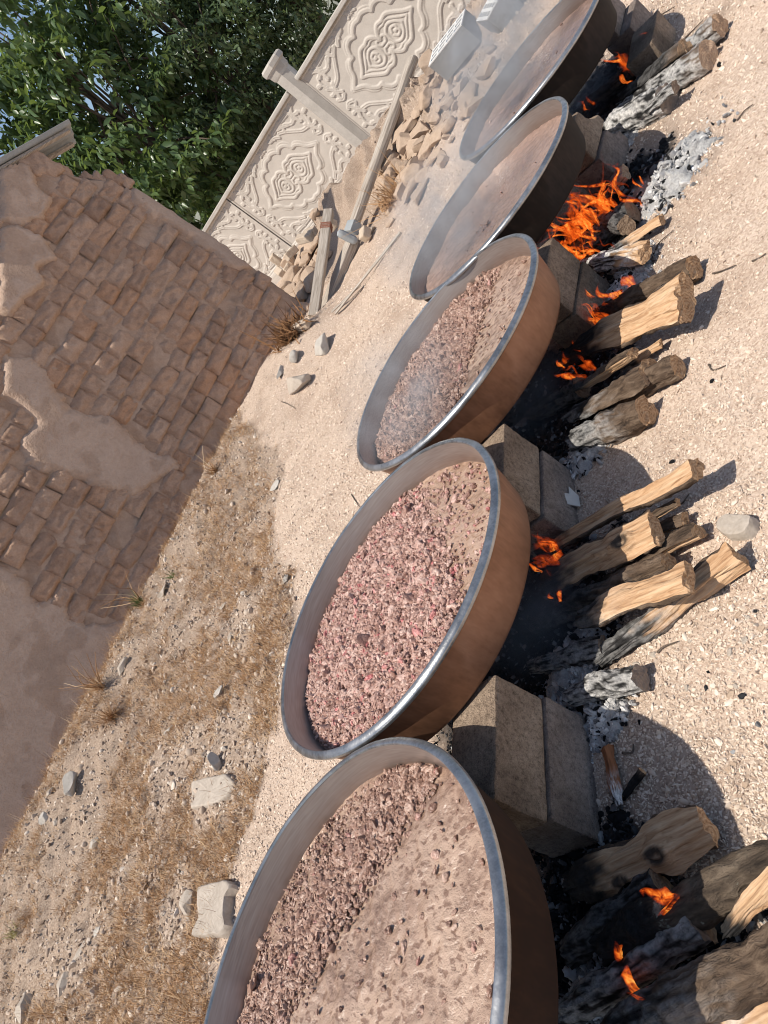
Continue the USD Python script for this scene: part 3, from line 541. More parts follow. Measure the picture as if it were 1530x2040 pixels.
# ------------------------------------------------------------------ ornamented concrete fence
def seg_dist(P, line):
    d = np.full(P.shape[:-1], 9.0)
    for a, b in zip(line[:-1], line[1:]):
        ab = b - a; t = np.clip(((P - a) @ ab) / max(ab @ ab, 1e-12), 0, 1)
        d = np.minimum(d, np.linalg.norm(P - a - t[..., None] * ab, axis=-1))
    return d
def spline(pts, n=10):
    pts = np.asarray(pts, float); P = np.vstack([2 * pts[0] - pts[1], pts, 2 * pts[-1] - pts[-2]]); out = []
    for k in range(1, len(P) - 2):
        t = np.linspace(0, 1, n, endpoint=False)[:, None]
        out.append(.5 * (2 * P[k] + (P[k + 1] - P[k - 1]) * t + (2 * P[k - 1] - 5 * P[k] + 4 * P[k + 1] - P[k + 2]) * t ** 2 + (-P[k - 1] + 3 * P[k] - 3 * P[k + 1] + P[k + 2]) * t ** 3))
    return np.vstack(out + [P[-2][None]])
PW, PH = 2.78, 1.5
def panel_relief():
    nx, ny = 278, 150
    x, y = np.meshgrid(np.linspace(-PW / 2, PW / 2, nx), np.linspace(-PH / 2, PH / 2, ny), indexing='ij')
    P = np.stack([np.abs(x), np.abs(y)], -1)                   # the cast pattern mirrors both ways
    def ridge(line, w, h): return h * (1 - sstep(w * .45, w, seg_dist(P, np.asarray(line, float))))
    # outer lobed frame
    frame = np.vstack([spline([(0, .50), (.10, .515), (.20, .47), (.24, .42)]), spline([(.24, .42), (.33, .45), (.43, .42), (.50, .33), (.51, .28)]), spline([(.51, .28), (.60, .27), (.68, .20), (.74, .10), (.90, 0)])])
    inner = np.vstack([spline([(0, .12), (.05, .20), (.13, .25), (.22, .235)]), spline([(.22, .235), (.34, .24), (.45, .16), (.56, .06), (.66, 0)])])
    inner2 = inner * [.84, .80] + [0, 0]
    ring = spline([(.12, 0), (.14, .09), (.24, .14), (.35, .09), (.42, 0)])
    curl = spline([(.20, .02), (.24, .07), (.31, .05), (.30, 0), (.26, .01)])
    h = np.zeros_like(x)
    fp, ip = Polygon(np.vstack([frame * [1, 1], (frame * [1, -1])[::-1], frame * [-1, -1], (frame * [-1, 1])[::-1]])).buffer(0), Polygon(np.vstack([inner, (inner * [1, -1])[::-1], inner * [-1, -1], (inner * [-1, 1])[::-1]])).buffer(0)
    pts = shapely.points(np.stack([x, y], -1).reshape(-1, 2))
    inf = shapely.contains(fp, pts).reshape(x.shape); ini = shapely.contains(ip, pts).reshape(x.shape)
    grid = np.minimum(np.abs((x / .045) % 1 - .5), np.abs((y / .045) % 1 - .5)) * .045
    h = np.where(inf & ~ini, -.010 + .009 * (1 - sstep(.006, .014, grid)), h)
    for line, w, hh in ((frame, .042, .032), (frame * [1.04, 1.07] + [.02, .012], .02, .014), (inner, .034, .03), (inner2, .022, .02), (ring, .026, .024), (curl, .024, .022), (spline([(0, .03), (.05, .03), (.09, .09), (.05, .12), (0, .09)]), .024, .022)):
        h = np.maximum(h, ridge(line, w, hh))
    # acanthus leaves in the corners: petals that fan out, and the scrolls they grow from
    fh = np.zeros_like(x)
    for c, a0, a1, n_, l0, wd in (((1.04, .56), -2.2, 2.0, 9, .155, .036), ((1.13, .21), -1.9, 2.3, 9, .14, .033), ((.74, .60), 1.9, 5.3, 6, .115, .03), ((1.22, .44), -1.4, 1.6, 4, .08, .026), ((.36, .615), -.2, 3.4, 5, .085, .026), ((.02, .64), 0, 1.2, 3, .09, .026)):
        for k in range(n_):
            a = a0 + (a1 - a0) * k / max(1, n_ - 1); L_ = l0 * (.78 + .3 * ((k * 7) % 4) / 3); t = np.linspace(.25, 1, 6); b = .35 * (1 if k % 2 else -1)
            line = np.stack([c[0] + L_ * t * np.cos(a + b * t), c[1] + L_ * t * np.sin(a + b * t)], -1); dd = seg_dist(P, line)
            fh = np.maximum(fh, .030 * (1 - sstep(wd * .55, wd, dd)) * (.75 + .25 * sstep(0, wd * .35, dd)))
        dd = np.hypot(P[..., 0] - c[0], P[..., 1] - c[1]); fh = np.maximum(fh, .034 * (1 - sstep(l0 * .30, l0 * .42, dd)) - .016 * (1 - sstep(.006, .014, np.abs(dd - l0 * .2))))
    for line in (spline([(1.02, .50), (.90, .50), (.80, .58)]), spline([(1.08, .26), (.94, .30), (.82, .40), (.68, .52), (.58, .58)]), spline([(1.0, .64), (.86, .65), (.70, .66), (.5, .65)]), spline([(.52, .54), (.44, .60), (.36, .62)]), spline([(1.24, .10), (1.16, .05), (1.08, .08)])):
        dd = seg_dist(P, line); fh = np.maximum(fh, .028 * (1 - sstep(.022, .038, dd)) - .010 * (1 - sstep(.003, .010, dd)))
    h = np.where(inf | ini, h, np.maximum(h, fh))
    edge = np.minimum(PW / 2 - np.abs(x), PH / 2 - np.abs(y))
    h = .55 * h * sstep(.02, .06, edge) + .02 * (1 - sstep(.028, .036, edge)) + .002 * fb(np.stack([x * 9, y * 9, 0 * x], -1), 2)
    v = np.stack([x, y, h], -1).reshape(-1, 3); n = len(v)
    i = np.arange(n).reshape(nx, ny); q = np.stack([i[:-1, :-1], i[1:, :-1], i[1:, 1:], i[:-1, 1:]], -1).reshape(-1, 4)
    bk = np.array([[-PW / 2, -PH / 2, -.06], [PW / 2, -PH / 2, -.06], [PW / 2, PH / 2, -.06], [-PW / 2, PH / 2, -.06]])
    f = np.vstack([q[:, :3], q[:, [0, 2, 3]], [[n, n + 2, n + 1], [n, n + 3, n + 2]]])
    return np.vstack([v, bk]), f
def rbox(lx, ly, lz, r=.01, n=2, rough=0.0, seed=0, sub=1):
    """rounded box, centred; sub = how finely its faces are cut, so that noise can wear it"""
    def ln(L): return np.unique(np.concatenate([[-L / 2, L / 2], np.linspace(-L / 2 + r, L / 2 - r, max(2, int(sub)))]))
    xs_, ys_, zs_ = ln(lx), ln(ly), ln(lz); parts = []
    for ax, (A, B, C) in enumerate(((ys_, zs_, lx), (zs_, xs_, ly), (xs_, ys_, lz))):
        for sg in (-1, 1):
            a, b = np.meshgrid(A, B, indexing='ij'); c = np.full_like(a, sg * C / 2)
            v = np.stack({0: (c, a, b), 1: (b, c, a), 2: (a, b, c)}[ax], -1).reshape(-1, 3)
            i = np.arange(a.size).reshape(a.shape); q = np.stack([i[:-1, :-1], i[1:, :-1], i[1:, 1:], i[:-1, 1:]], -1).reshape(-1, 4)
            if sg < 0: q = q[:, ::-1]
            parts.append((v, np.vstack([q[:, :3], q[:, [0, 2, 3]]])))
    v, f = join(parts)
    m_ = trimesh.Trimesh(v, f, process=True); m_.merge_vertices(); v = np.array(m_.vertices)
    core = np.clip(v, [-lx / 2 + r, -ly / 2 + r, -lz / 2 + r], [lx / 2 - r, ly / 2 - r, lz / 2 - r])
    d = v - core; l = np.linalg.norm(d, axis=1, keepdims=True); v = np.where(l > 1e-9, core + d / np.maximum(l, 1e-9) * r, v)
    if rough: v = v + rough * np.stack([fb(v * 14 + k * 7, seed + k) for k in range(3)], -1) + rough * .6 * np.stack([fb(v * 45 + k * 7, seed + 9 + k, 2) for k in range(3)], -1)
    return v, np.array(m_.faces)
def fence():
    PR = panel_relief(); up = np.array([0, 0, 1.0]); fd = np.append(FDIR, 0); fn = np.append(FN, 0)
    az = lambda a: np.array([math.sin(math.radians(a)), math.cos(math.radians(a))])
    def along(deg): A = np.column_stack([az(deg), -FDIR]); return np.linalg.solve(A, FA)[1]
    pil = along(21.3); PB = .2
    first = 'pale concrete fence panel cast with a lobed medallion and leaf scrolls, '
    t = thing('concrete_fence', 'pale concrete fence cast with lobed medallions and leaf scrolls beyond the mud wall', 'fence', np.append(FA + pil * FDIR, 0), np.array([fd, np.cross(up, fd), up]))
    side = 1 if np.cross(up, fd) @ fn > 0 else -1
    for cx in (-.15 - PW / 2, .15 + PW / 2, .15 + PW * 1.5 + .03, -.19 - PW * 1.5):
        v = PR[0]; w = np.stack([v[:, 0] + cx, side * v[:, 2], v[:, 1] + PB + PH / 2], -1); f = PR[1] if side < 0 else PR[1][:, ::-1]
        obj('panel', (w, f), CONCRETE, t, smooth=40)
    for a, b in ((.15, .15 + 2 * PW + .3), (-.15 - PW, -.15), (-.21 - 2 * PW, -.17 - PW)):
        v, f = rbox(b - a, .13, .075, .015, sub=14, rough=.006, seed=3); v = v + [(a + b) / 2, side * .02, PB + PH + .0395]; obj('coping', (v, f), PILLARM, t)
        v, f = rbox(b - a, .16, .26, .02, sub=14, rough=.012, seed=5); v = v + [(a + b) / 2, 0, PB - .134]; obj('plinth', (v, f), CONCRETE, t)
    for x0 in (0.0,):
        hw = .165; cs = np.array([(-hw, -.08), (-hw, .03), (-hw * .5, .13), (hw * .5, .13), (hw, .03), (hw, -.08)])
        def ring(k, z): return np.column_stack([cs[:, 0] * k + x0, side * cs[:, 1] * k, np.full(6, z)])
        zz = [(1, 0), (1, 1.86), (.99, 1.95), (1.12, 1.99), (1.2, 2.08), (1.42, 2.11), (1.42, 2.18), (1.25, 2.21)]
        v = np.vstack([ring(k, z) for k, z in zz] + [[[x0, 0, 2.21]]]); f = []
        for k in range(len(zz) - 1):
            for j in range(6): a, b = k * 6 + j, k * 6 + (j + 1) % 6; f += [[a, b, b + 6], [a, b + 6, a + 6]]
        f += [[(len(zz) - 1) * 6 + j, (len(zz) - 1) * 6 + (j + 1) % 6, len(v) - 1] for j in range(6)]
        f = np.array(f) if side < 0 else np.array(f)[:, ::-1]
        obj('pillar', (v, f), PILLARM, t, smooth=20)
    return t
fence()

# ------------------------------------------------------------------ trees
def tube(path, rad, n=7):
    path = np.asarray(path, float); rad = np.broadcast_to(rad, len(path)); V = []
    for k in range(len(path)):
        d = path[min(k + 1, len(path) - 1)] - path[max(k - 1, 0)]; d /= np.linalg.norm(d); a = np.cross(d, [.3, .9, .1]); a /= np.linalg.norm(a); b = np.cross(d, a)
        t = np.linspace(0, 2 * np.pi, n, endpoint=False); V.append(path[k] + rad[k] * (np.cos(t)[:, None] * a + np.sin(t)[:, None] * b))
    f = []
    for k in range(len(path) - 1):
        for j in range(n): a, b = k * n + j, k * n + (j + 1) % n; f += [[a, b, b + n], [a, b + n, a + n]]
    v = np.vstack(V + [path[:1], path[-1:]]); m_ = len(path) * n
    f += [[(j + 1) % n, j, m_] for j in range(n)] + [[m_ - n + j, m_ - n + (j + 1) % n, m_ + 1] for j in range(n)]
    return v, np.array(f)
def tree(name, label, base, height, crown_c, crown_r, nclump, nleaf, size, leafm, seed, cl=.42):
    rng = np.random.default_rng(seed); t = thing(name, label, 'tree', base); base = np.asarray(base, float)
    cc = np.asarray(crown_c, float) - base
    tr = spline([(0, 0, 0), (.1, .05, height * .25), (cc[0] * .6, cc[1] * .6, cc[2] * .7), (cc[0], cc[1], cc[2] + crown_r[2] * .5)], 5)
    obj('trunk', tube(tr, np.linspace(.20, .05, len(tr)), 9), TRUNK, t, smooth=True)
    d = rng.normal(0, 1, (nclump, 3)); d /= np.linalg.norm(d, axis=1, keepdims=True)
    C = cc + d * np.asarray(crown_r) * (rng.uniform(.25, 1, (nclump, 1)) ** .5)
    C = C[C[:, 2] > .9]
    for k in range(0, len(C), max(1, len(C) // 26)):
        st = tr[int(len(tr) * rng.uniform(.45, .9))]; mid = (st + C[k]) / 2 + [0, 0, .25]
        p = spline([st, mid, C[k]], 5); obj('branch', tube(p, np.linspace(.05, .012, len(p)), 5), TRUNK, t, smooth=True)
    LV = np.array([(0, 0, 0), (.35, .20, .04), (.7, .17, .05), (1, 0, -.08), (.7, -.17, .05), (.35, -.20, .04), (.5, 0, -.02)], float)
    LF = np.array([[0, 1, 6], [1, 2, 6], [2, 3, 6], [3, 4, 6], [4, 5, 6], [5, 0, 6]])
    pos = []
    for c in C:
        m_ = rng.poisson(nleaf); q = rng.normal(0, 1, (m_, 3)); q /= np.linalg.norm(q, axis=1, keepdims=True); pos.append(c + q * cl * rng.uniform(.2, 1, (m_, 1)) ** .6 * [1.15, 1.15, .75])
    pos = np.vstack(pos); n = len(pos)
    az_ = rng.uniform(0, 2 * np.pi, n); dr = rng.normal(-.75, .45, n)                       # leaves droop
    ax = np.stack([np.cos(az_) * np.cos(dr), np.sin(az_) * np.cos(dr), np.sin(dr)], -1)
    rl = rng.normal(0, .6, n); sd = np.cross(ax, [0, 0, 1.0]); sd /= np.maximum(np.linalg.norm(sd, axis=1, keepdims=True), 1e-6); up = np.cross(sd, ax)
    s2 = sd * np.cos(rl)[:, None] + up * np.sin(rl)[:, None]; u2 = np.cross(s2, ax); sz = size * rng.uniform(.6, 1.25, n)
    V = pos[:, None, :] + sz[:, None, None] * (LV[None, :, 0, None] * ax[:, None] + LV[None, :, 1, None] * s2[:, None] + LV[None, :, 2, None] * u2[:, None])
    front = np.argsort(np.linalg.norm(pos + base - [0, 0, EYE], axis=1)); pr = project(pos + base)
    vis = [k for k in front if -10 < pr[k, 0] < 720 and -10 < pr[k, 1] < 480][:120]
    for k in vis: obj('leaf', (V[k], LF), leafm, t, smooth=True)
    rest = np.ones(n, bool); rest[vis] = False; V = V[rest]; m_ = len(V)
    o = obj('foliage', (V.reshape(-1, 3), (LF[None] + 7 * np.arange(m_)[:, None, None]).reshape(-1, 3)), leafm, t, smooth=True); o.SetCustomDataByKey('kind', 'stuff')
def polar(deg, D): return np.array([D * math.sin(math.radians(deg)), D * math.cos(math.radians(deg))])
def trees():
    for name, label, deg, D, cz, cr, ncl, nl, sz, mt, sd in (
        ('broadleaf_tree', 'tall green broadleaf tree rising above the mud wall under the sky', 5.5, 22.5, 5.6, (3.2, 2.6, 3.6), 115, 52, .30, LEAF, 1),
        ('broadleaf_tree', 'green broadleaf tree filling the gap between the mud wall and the fence pillar', 13.0, 21.5, 4.9, (2.3, 2.0, 4.2), 180, 54, .27, LEAF, 2),
        ('leafy_tree', 'dark small-leaved tree standing behind the cap of the fence pillar', 19.0, 22.0, 4.2, (2.1, 1.9, 3.7), 175, 84, .18, LEAFDARK, 3),
        ('leafy_tree', 'dark tree behind the right-hand end of the concrete fence', 25.0, 22.5, 4.6, (2.6, 2.0, 3.5), 230, 84, .17, LEAFDARK, 4),
        ('broadleaf_tree', 'far dark broadleaf tree closing the view low behind the others', 13.5, 28.0, 2.6, (4.6, 1.6, 2.2), 220, 60, .28, LEAFDARK, 5)):
        p = polar(deg, D); tree(name, label, (p[0], p[1], 0), cz + cr[2], (p[0], p[1], cz), cr, ncl, nl, sz, mt, sd)
trees()

# ------------------------------------------------------------------ cauldrons and what cooks in them
def revolve(prof, n=160, wob=0.0):
    prof = np.asarray(prof, float); t = np.linspace(0, 2 * np.pi, n, endpoint=False)
    wv = wob * (fb(np.column_stack([np.cos(t) * 2.2, np.sin(t) * 2.2, np.full(n, prof[-1, 0])]), 3) + .5 * fb(np.column_stack([np.cos(t) * 8, np.sin(t) * 8, np.full(n, prof[-1, 0])]), 5))[:, None]
    v = np.stack([np.cos(t)[:, None] * (prof[:, 0] + wv), np.sin(t)[:, None] * (prof[:, 0] + wv), prof[:, 1] + .7 * wv * (prof[:, 1] > .12)], -1)
    i = np.arange(n * len(prof)).reshape(n, len(prof)); j = np.roll(i, -1, 0)
    q = np.stack([i[:, :-1], j[:, :-1], j[:, 1:], i[:, 1:]], -1).reshape(-1, 4)
    return v.reshape(-1, 3), np.vstack([q[:, :3], q[:, [0, 2, 3]]])
def lump(rng, seed, flat=(1, .75, .6), lev=1):
    m_ = trimesh.creation.icosphere(lev, 1.0); v = np.array(m_.vertices); v = v * (1 + .55 * fb(v * 1.2 + seed * 3.1, seed, 2))[:, None] * flat
    return v, np.array(m_.faces)
def chunk(seed, flat):
    m_ = trimesh.creation.icosphere(2, 1.0); v = np.array(m_.vertices)
    v = v * (1 + .7 * fb(v * 1.2 + seed * 3.1, seed, 2) + .28 * nz(v * 2.6 + seed, seed + 5) - .25 * (1 - np.abs(2 * nz(v * 2.2 + seed, seed + 9))) ** 3)[:, None] * flat
    return v, np.array(m_.faces)
def cauldron(k, label, stew_label, level, cover, nmeat, nparts, sooty):
    cx, cy = POTS[k]; H = RIMZ - BASEZ
    t = thing('cauldron', label, 'cauldron', (cx, cy, BASEZ), group=None)
    a = np.linspace(0, np.pi / 2, 7); rf = .035
    outer = [(0.0, 0.0)] + [(.565 - rf + rf * math.sin(x), rf - rf * math.cos(x)) for x in a] + [(.580, .09), (.592, .15), (.599, H - .018)]
    inner = [(.5955, H + .003), (.585, .16), (.572, .09), (.550, .03), (.52, .012), (0, .008)]
    obj('shell', revolve(outer), OUTSIDE[sooty], t, smooth=35)  # index of the shell look; the nearest pot takes the one with painted shade
    obj('lining', revolve(inner), INSIDE, t, smooth=35)
    rim = [(.599, H - .020), (.612, H - .019), (.6185, H - .014), (.620, H - .007), (.6185, H - .001), (.611, H + .005), (.602, H + .0085), (.5965, H + .0075), (.5945, H + .002)]
    obj('rim', revolve(rim, 220, .0035), RIM, t, smooth=40)
    # the stew is a thing of its own
    s = thing('meat_stew', stew_label, 'stew', (cx, cy, BASEZ + level))
    rr = np.concatenate([[0], np.linspace(.01, .5, 50), np.linspace(.51, .584 - (.16 - level) * .17, 8)]); n = 220; th = np.linspace(0, 2 * np.pi, n, endpoint=False)
    X_, Y_ = np.outer(np.cos(th), rr), np.outer(np.sin(th), rr); p3 = np.stack([X_, Y_, 0 * X_ + k], -1)
    Z_ = .010 * fb(p3 * 9, 5 + k) + .006 * fb(p3 * 40, 8 + k)
    i = np.arange(X_.size).reshape(X_.shape); j = np.roll(i, -1, 0); q = np.stack([i[:, :-1], j[:, :-1], j[:, 1:], i[:, 1:]], -1).reshape(-1, 4)
    obj('broth', (np.stack([X_, Y_, Z_], -1).reshape(-1, 3), np.vstack([q[:, :3], q[:, [0, 2, 3]]])), (BROTH, BROTHTHIN, BROTH, BROTH2, BROTH2)[k], s, attrs={'crowd': np.repeat(np.clip(cover(X_.ravel(), Y_.ravel()) * .9 + .3 * fb(np.stack([X_.ravel() * 7, Y_.ravel() * 7, 0 * X_.ravel()], -1), 90 + k), 0, 1)[:, None], 3, 1)})
    rng = np.random.default_rng(60 + k)
    P = rng.uniform(-.57, .57, (nmeat * 5, 2)); P = P[np.hypot(*P.T) < .562]
    c = cover(P[:, 0], P[:, 1]); c = c + .30 * fb(np.column_stack([P * 7, 0 * P[:, 0]]), 90 + k) * sstep(.05, .5, c); P = P[c > rng.uniform(0, 1, len(P))][:nmeat]
    if not len(P): return
    dens = cover(P[:, 0], P[:, 1])
    z = .002 + .011 * np.clip(dens, 0, 1) * rng.uniform(.2, 1.0, len(P)) + .008 * fb(np.column_stack([P * 9, 0 * P[:, 0]]), 95 + k)
    sz = rng.lognormal(math.log((.0080, .0086, .0086, .008, .008)[k]), .36, len(P)) * np.where(dens < .35, .8, 1)
    protos = [chunk(a_ + 3, fl) for a_, fl in enumerate([(1, .8, .65), (1.25, .7, .6), (1.1, .9, .6), (1.45, .6, .55), (1, 1, .7), (1.3, .8, .5)])]
    order = np.argsort(np.hypot(P[:, 0] + cx, P[:, 1] + cy))
    near = set(order[:nparts].tolist())
    for a_ in order[:nparts]:
        ang = rng.uniform(0, 6.28); v, f = protos[rng.integers(0, 6)]; rx = rng.normal(0, .4); v = v * sz[a_] * 1.1
        ca, sa, cb, sb = math.cos(ang), math.sin(ang), math.cos(rx), math.sin(rx)
        v = np.column_stack([v[:, 0], v[:, 1] * cb - v[:, 2] * sb, v[:, 1] * sb + v[:, 2] * cb]); v = np.column_stack([v[:, 0] * ca - v[:, 1] * sa, v[:, 0] * sa + v[:, 1] * ca, v[:, 2]])
        obj('meat_chunk', (v + [P[a_, 0], P[a_, 1], z[a_]], f), MEATRAW if k == 1 else MEAT, s, smooth=True)
    rest = np.array([a_ for a_ in range(len(P)) if a_ not in near])
    if len(rest):
        instancer('meat_pieces', protos, [MEATRAW if k == 1 else MEAT] * 6, np.column_stack([P[rest], z[rest]]), rng.integers(0, 6, len(rest)), np.repeat(sz[rest, None], 3, 1), rquat(rng, len(rest), 2), parent=s)
AW = np.array([-.80, .60])                                       # towards the far left edge, where the meat has drifted
def cov(a, b, u=AW): return lambda x, y: sstep(a, b, x * u[0] + y * u[1])
def side_of(k, a, b, w):
    """1 on the far side of the line through two places in the photograph, in the k-th pot's own plane"""
    a, b = at(*a, RIMZ - .07)[:2] - POTS[k], at(*b, RIMZ - .07)[:2] - POTS[k]; n = np.array([-(b - a)[1], (b - a)[0]]); n = n / np.linalg.norm(n); n = n if n @ np.array([-.7, .7]) > 0 else -n
    return lambda x, y, off=0.0: sstep(-w, w, (x - a[0]) * n[0] + (y - a[1]) * n[1] - off)
_s1, _s2, _s3 = side_of(0, (835, 1560), (545, 2030), .07), side_of(1, (800, 950), (925, 1290), .10), side_of(2, (972, 545), (880, 830), .07)
def cov1(x, y): return .95 * _s1(x, y) * (1 - .75 * _s1(x, y, .17)) + .010
def cov2(x, y): return np.clip(1.1 * _s2(x, y) + .10, 0, 1.1)
def cov3(x, y): return np.clip(1.1 * _s3(x, y) + .01, 0, 1.1)
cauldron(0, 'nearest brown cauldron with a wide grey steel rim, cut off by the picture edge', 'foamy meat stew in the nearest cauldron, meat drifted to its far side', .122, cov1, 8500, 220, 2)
cauldron(1, 'second brown cauldron, heaped with reddish meat, beside the two stacked blocks', 'reddish meat heaped in broth in the second cauldron', .114, cov2, 12500, 260, 0)
cauldron(2, 'third brown cauldron, in the middle of the row, full of brown meat', 'brown meat stew in the middle cauldron of the row', .112, cov3, 11500, 160, 0)
cauldron(3, 'fourth cauldron, soot-black, standing in the large orange fire', 'smooth pinkish brown stew in the fourth cauldron with one small heap of meat', .122, lambda x, y: .9 * np.exp(-(((x + .12) / .05) ** 2 + ((y + .03) / .07) ** 2)) + .02, 220, 0, 1)
cauldron(4, 'farthest cauldron, soot-black, last of the row under rising steam', 'steaming brown stew in the farthest cauldron', .122, lambda x, y: .03 + 0 * x, 160, 0, 1)

# ------------------------------------------------------------------ concrete blocks
def block(label, c, dirv, L=.385, W=.19, H=.19, m_=None, seed=0, group=None, tilt=0.0, chip=0.0, name='concrete_block'):
    d = np.append(np.asarray(dirv, float)[:2], tilt); d /= np.linalg.norm(d); s = np.cross([0, 0, 1.0], d); s /= np.linalg.norm(s); u = np.cross(d, s)
    t = thing(name, label, 'block', c, np.array([d, s, u]), group)
    v, f = rbox(L, W, H, .009, rough=.005, seed=seed, sub=22); v = v + [0, 0, H / 2]
    if chip: 
        k = np.linalg.norm(v - [L / 2, -W / 2, H], axis=1); v = v - np.maximum(0, chip - k)[:, None] * np.array([.5, -.5, .6])
    def soot(q):
        w = np.asarray(c) + q @ np.array([d, s, u]); k = np.zeros(len(w))
        for grp in FIRES:
            for fx, fy, r_ in grp: k = np.maximum(k, sstep(r_ * 1.40, r_ * .60, np.sqrt((w[:, 0] - fx) ** 2 + (w[:, 1] - fy) ** 2 + .25 * w[:, 2] ** 2) + .10 * fb(w * 9, 61)))
        k = np.maximum(k * .5, .35 * sstep(.05, .0, w[:, 2] + .03 * fb(w * 12, 62))); return {'soot': np.repeat(k[:, None], 3, 1)}
    obj('body', (v, f), m_ or BLOCK, t, smooth=35, attrs=soot)
    return t
def blocks():
    a, b = at(985, 1338, BASEZ), at(983, 1592, BASEZ); d = (b - a)[:2]; d /= np.linalg.norm(d); n = np.array([d[1], -d[0]])
    if n @ np.array([1, -1.0]) < 0: n = -n
    c = (a + b)[:2] / 2 - n * .095
    block('upper brown concrete block of the stack between the nearest and second cauldrons', (*c, .2025), d, seed=1, m_=BLOCK, H=.196)
    block('lower greyish concrete block of the stack between the nearest and second cauldrons', (*(c + n * .008 - d * .012), -.002), d, seed=2, m_=BLOCKGREY, H=.200)
    # second gap
    a, b = at(1003, 832, BASEZ), at(1000, 985, BASEZ); d = (b - a)[:2]; d /= np.linalg.norm(d); n = np.array([d[1], -d[0]]); n = n if n @ np.array([1, -1.0]) > 0 else -n
    c = (a + b)[:2] / 2 - n * .095
    block('upper concrete block between the second and middle cauldrons', (*c, .2025), d, seed=3, m_=BLOCK, H=.196)
    block('lower concrete block between the second and middle cauldrons', (*(c + n * .012 + d * .015), -.002), d, seed=4, m_=BLOCKGREY, H=.200)
    p = at(985, 880, .40); block('pale chipped slab wedged under the rim of the middle cauldron', (p[0] - .06, p[1] + .05, .33), d + [.5, 0], L=.2, W=.12, H=.06, seed=14, m_=STONE, name='stone_slab')
    # third gap
    a, b = at(1080, 500, BASEZ), at(1100, 640, BASEZ); mid = (a + b)[:2] / 2
    d3 = np.array(POTS[3]) - POTS[2]; d3 = d3 / np.linalg.norm(d3); n3 = np.array([d3[1], -d3[0]])
    c = np.array(POTS[2]) / 2 + np.array(POTS[3]) / 2 + n3 * .30 - d3 * .10
    block('upper brown concrete block between the middle and fourth cauldrons', (*c, .2025), d3, seed=5, m_=BLOCK, H=.196)
    block('lower brown concrete block between the middle and fourth cauldrons', (*(c + n3 * .01), -.002), d3, seed=6, m_=BLOCK, H=.200)
    d4 = np.array(POTS[4]) - POTS[3]; d4 = d4 / np.linalg.norm(d4); n4 = np.array([d4[1], -d4[0]]); c = np.array(POTS[3]) / 2 + np.array(POTS[4]) / 2 + n4 * .27 - d4 * .04
    block('upper cracked block between the fourth and farthest cauldrons', (*c, .2025), d4, seed=7, m_=BLOCK, H=.196, chip=.14)
    block('lower cracked block between the fourth and farthest cauldrons', (*(c + n4 * .02), -.002), d4, seed=8, m_=BLOCKGREY, H=.200, chip=.1)
    # under the far end of the row, and behind the pots
    a, b = at(1222, 40, .2), at(1335, 75, .2)
    p = at(1238, 45, .20); block('block lying under the far end of the farthest cauldron', (p[0], p[1], -.002), d4, seed=9, m_=BLOCKGREY, H=.200)
    p2 = at(1278, 75, .20); block('outer block beside the smoking logs at the far end of the row', (p2[0], p2[1], -.002), d4, seed=10, m_=BLOCK, H=.200)
    p3 = at(1222, 20, .40); block('top block carrying the far end of the farthest cauldron', (p[0] - .05, p[1] + .06, .2005), d4, seed=11, m_=BLOCKGREY, H=.198)
    for k in range(4):
        a, b = np.array(POTS[k]), np.array(POTS[k + 1]); d = (b - a) / np.linalg.norm(b - a); n = np.array([-d[1], d[0]]); c = (a + b) / 2 + n * .36
        block(f'block on the far side of the row behind the gap {("nearest to the camera", "left of the middle cauldron", "right of the middle cauldron", "before the farthest cauldron")[k]}', (*c, -.002), d, seed=20 + k, m_=BLOCKGREY, H=.403, L=.30)
    a = np.array(POTS[0]) + [-.36, -.36]; block('block under the near end of the nearest cauldron', (*a, -.002), (1, -1), seed=27, m_=BLOCKGREY, H=.403)
def hollow_block(label, corner_px, z, dirv, seed, tilt):
    import manifold3d as mf
    L, W, H = .62, .30, .27
    def slots(b, zc):
        for i_ in range(4):
            for j_ in range(3):
                b = b - mf.Manifold.cube((.115, .05, .2), True).translate((-.222 + .148 * i_, -.088 + .088 * j_, zc))
        return b
    b = slots(mf.Manifold.cube((L, W, H), True), .06)
    m_ = b.to_mesh(); v, f = np.array(m_.vert_properties[:, :3]), np.array(m_.tri_verts)
    d = np.append(dirv, 0); d = d / np.linalg.norm(d); s = np.cross([0, 0, 1.0], d); up = np.array([0, 0, 1.0]) + tilt * s; u = up / np.linalg.norm(up); s = np.cross(u, d); s /= np.linalg.norm(s); d = np.cross(s, u)
    p = atg(*corner_px); t = thing('hollow_block', label, 'block', p - [0, 0, .04], np.array([d, s, u]))
    obj('body', (v + [0, 0, H / 2], f), BLOCKNEW, t, smooth=False)
    m_ = slots(mf.Manifold.cube((L + .004, W + .004, .012), True), 0).to_mesh()
    obj('slotted_face', (np.array(m_.vert_properties[:, :3]) + [0, 0, H + .0062], np.array(m_.tri_verts)), WHITEFACE, t, smooth=False)
blocks()
hollow_block('grey hollow block with slotted white top beside the beam end, the nearer of two', (922, 102), .12, FDIR, 1, .12)
hollow_block('grey hollow block with slotted white top at the picture edge, the farther of two', (1012, 38), .12, FDIR + [.9, .0], 2, .12)

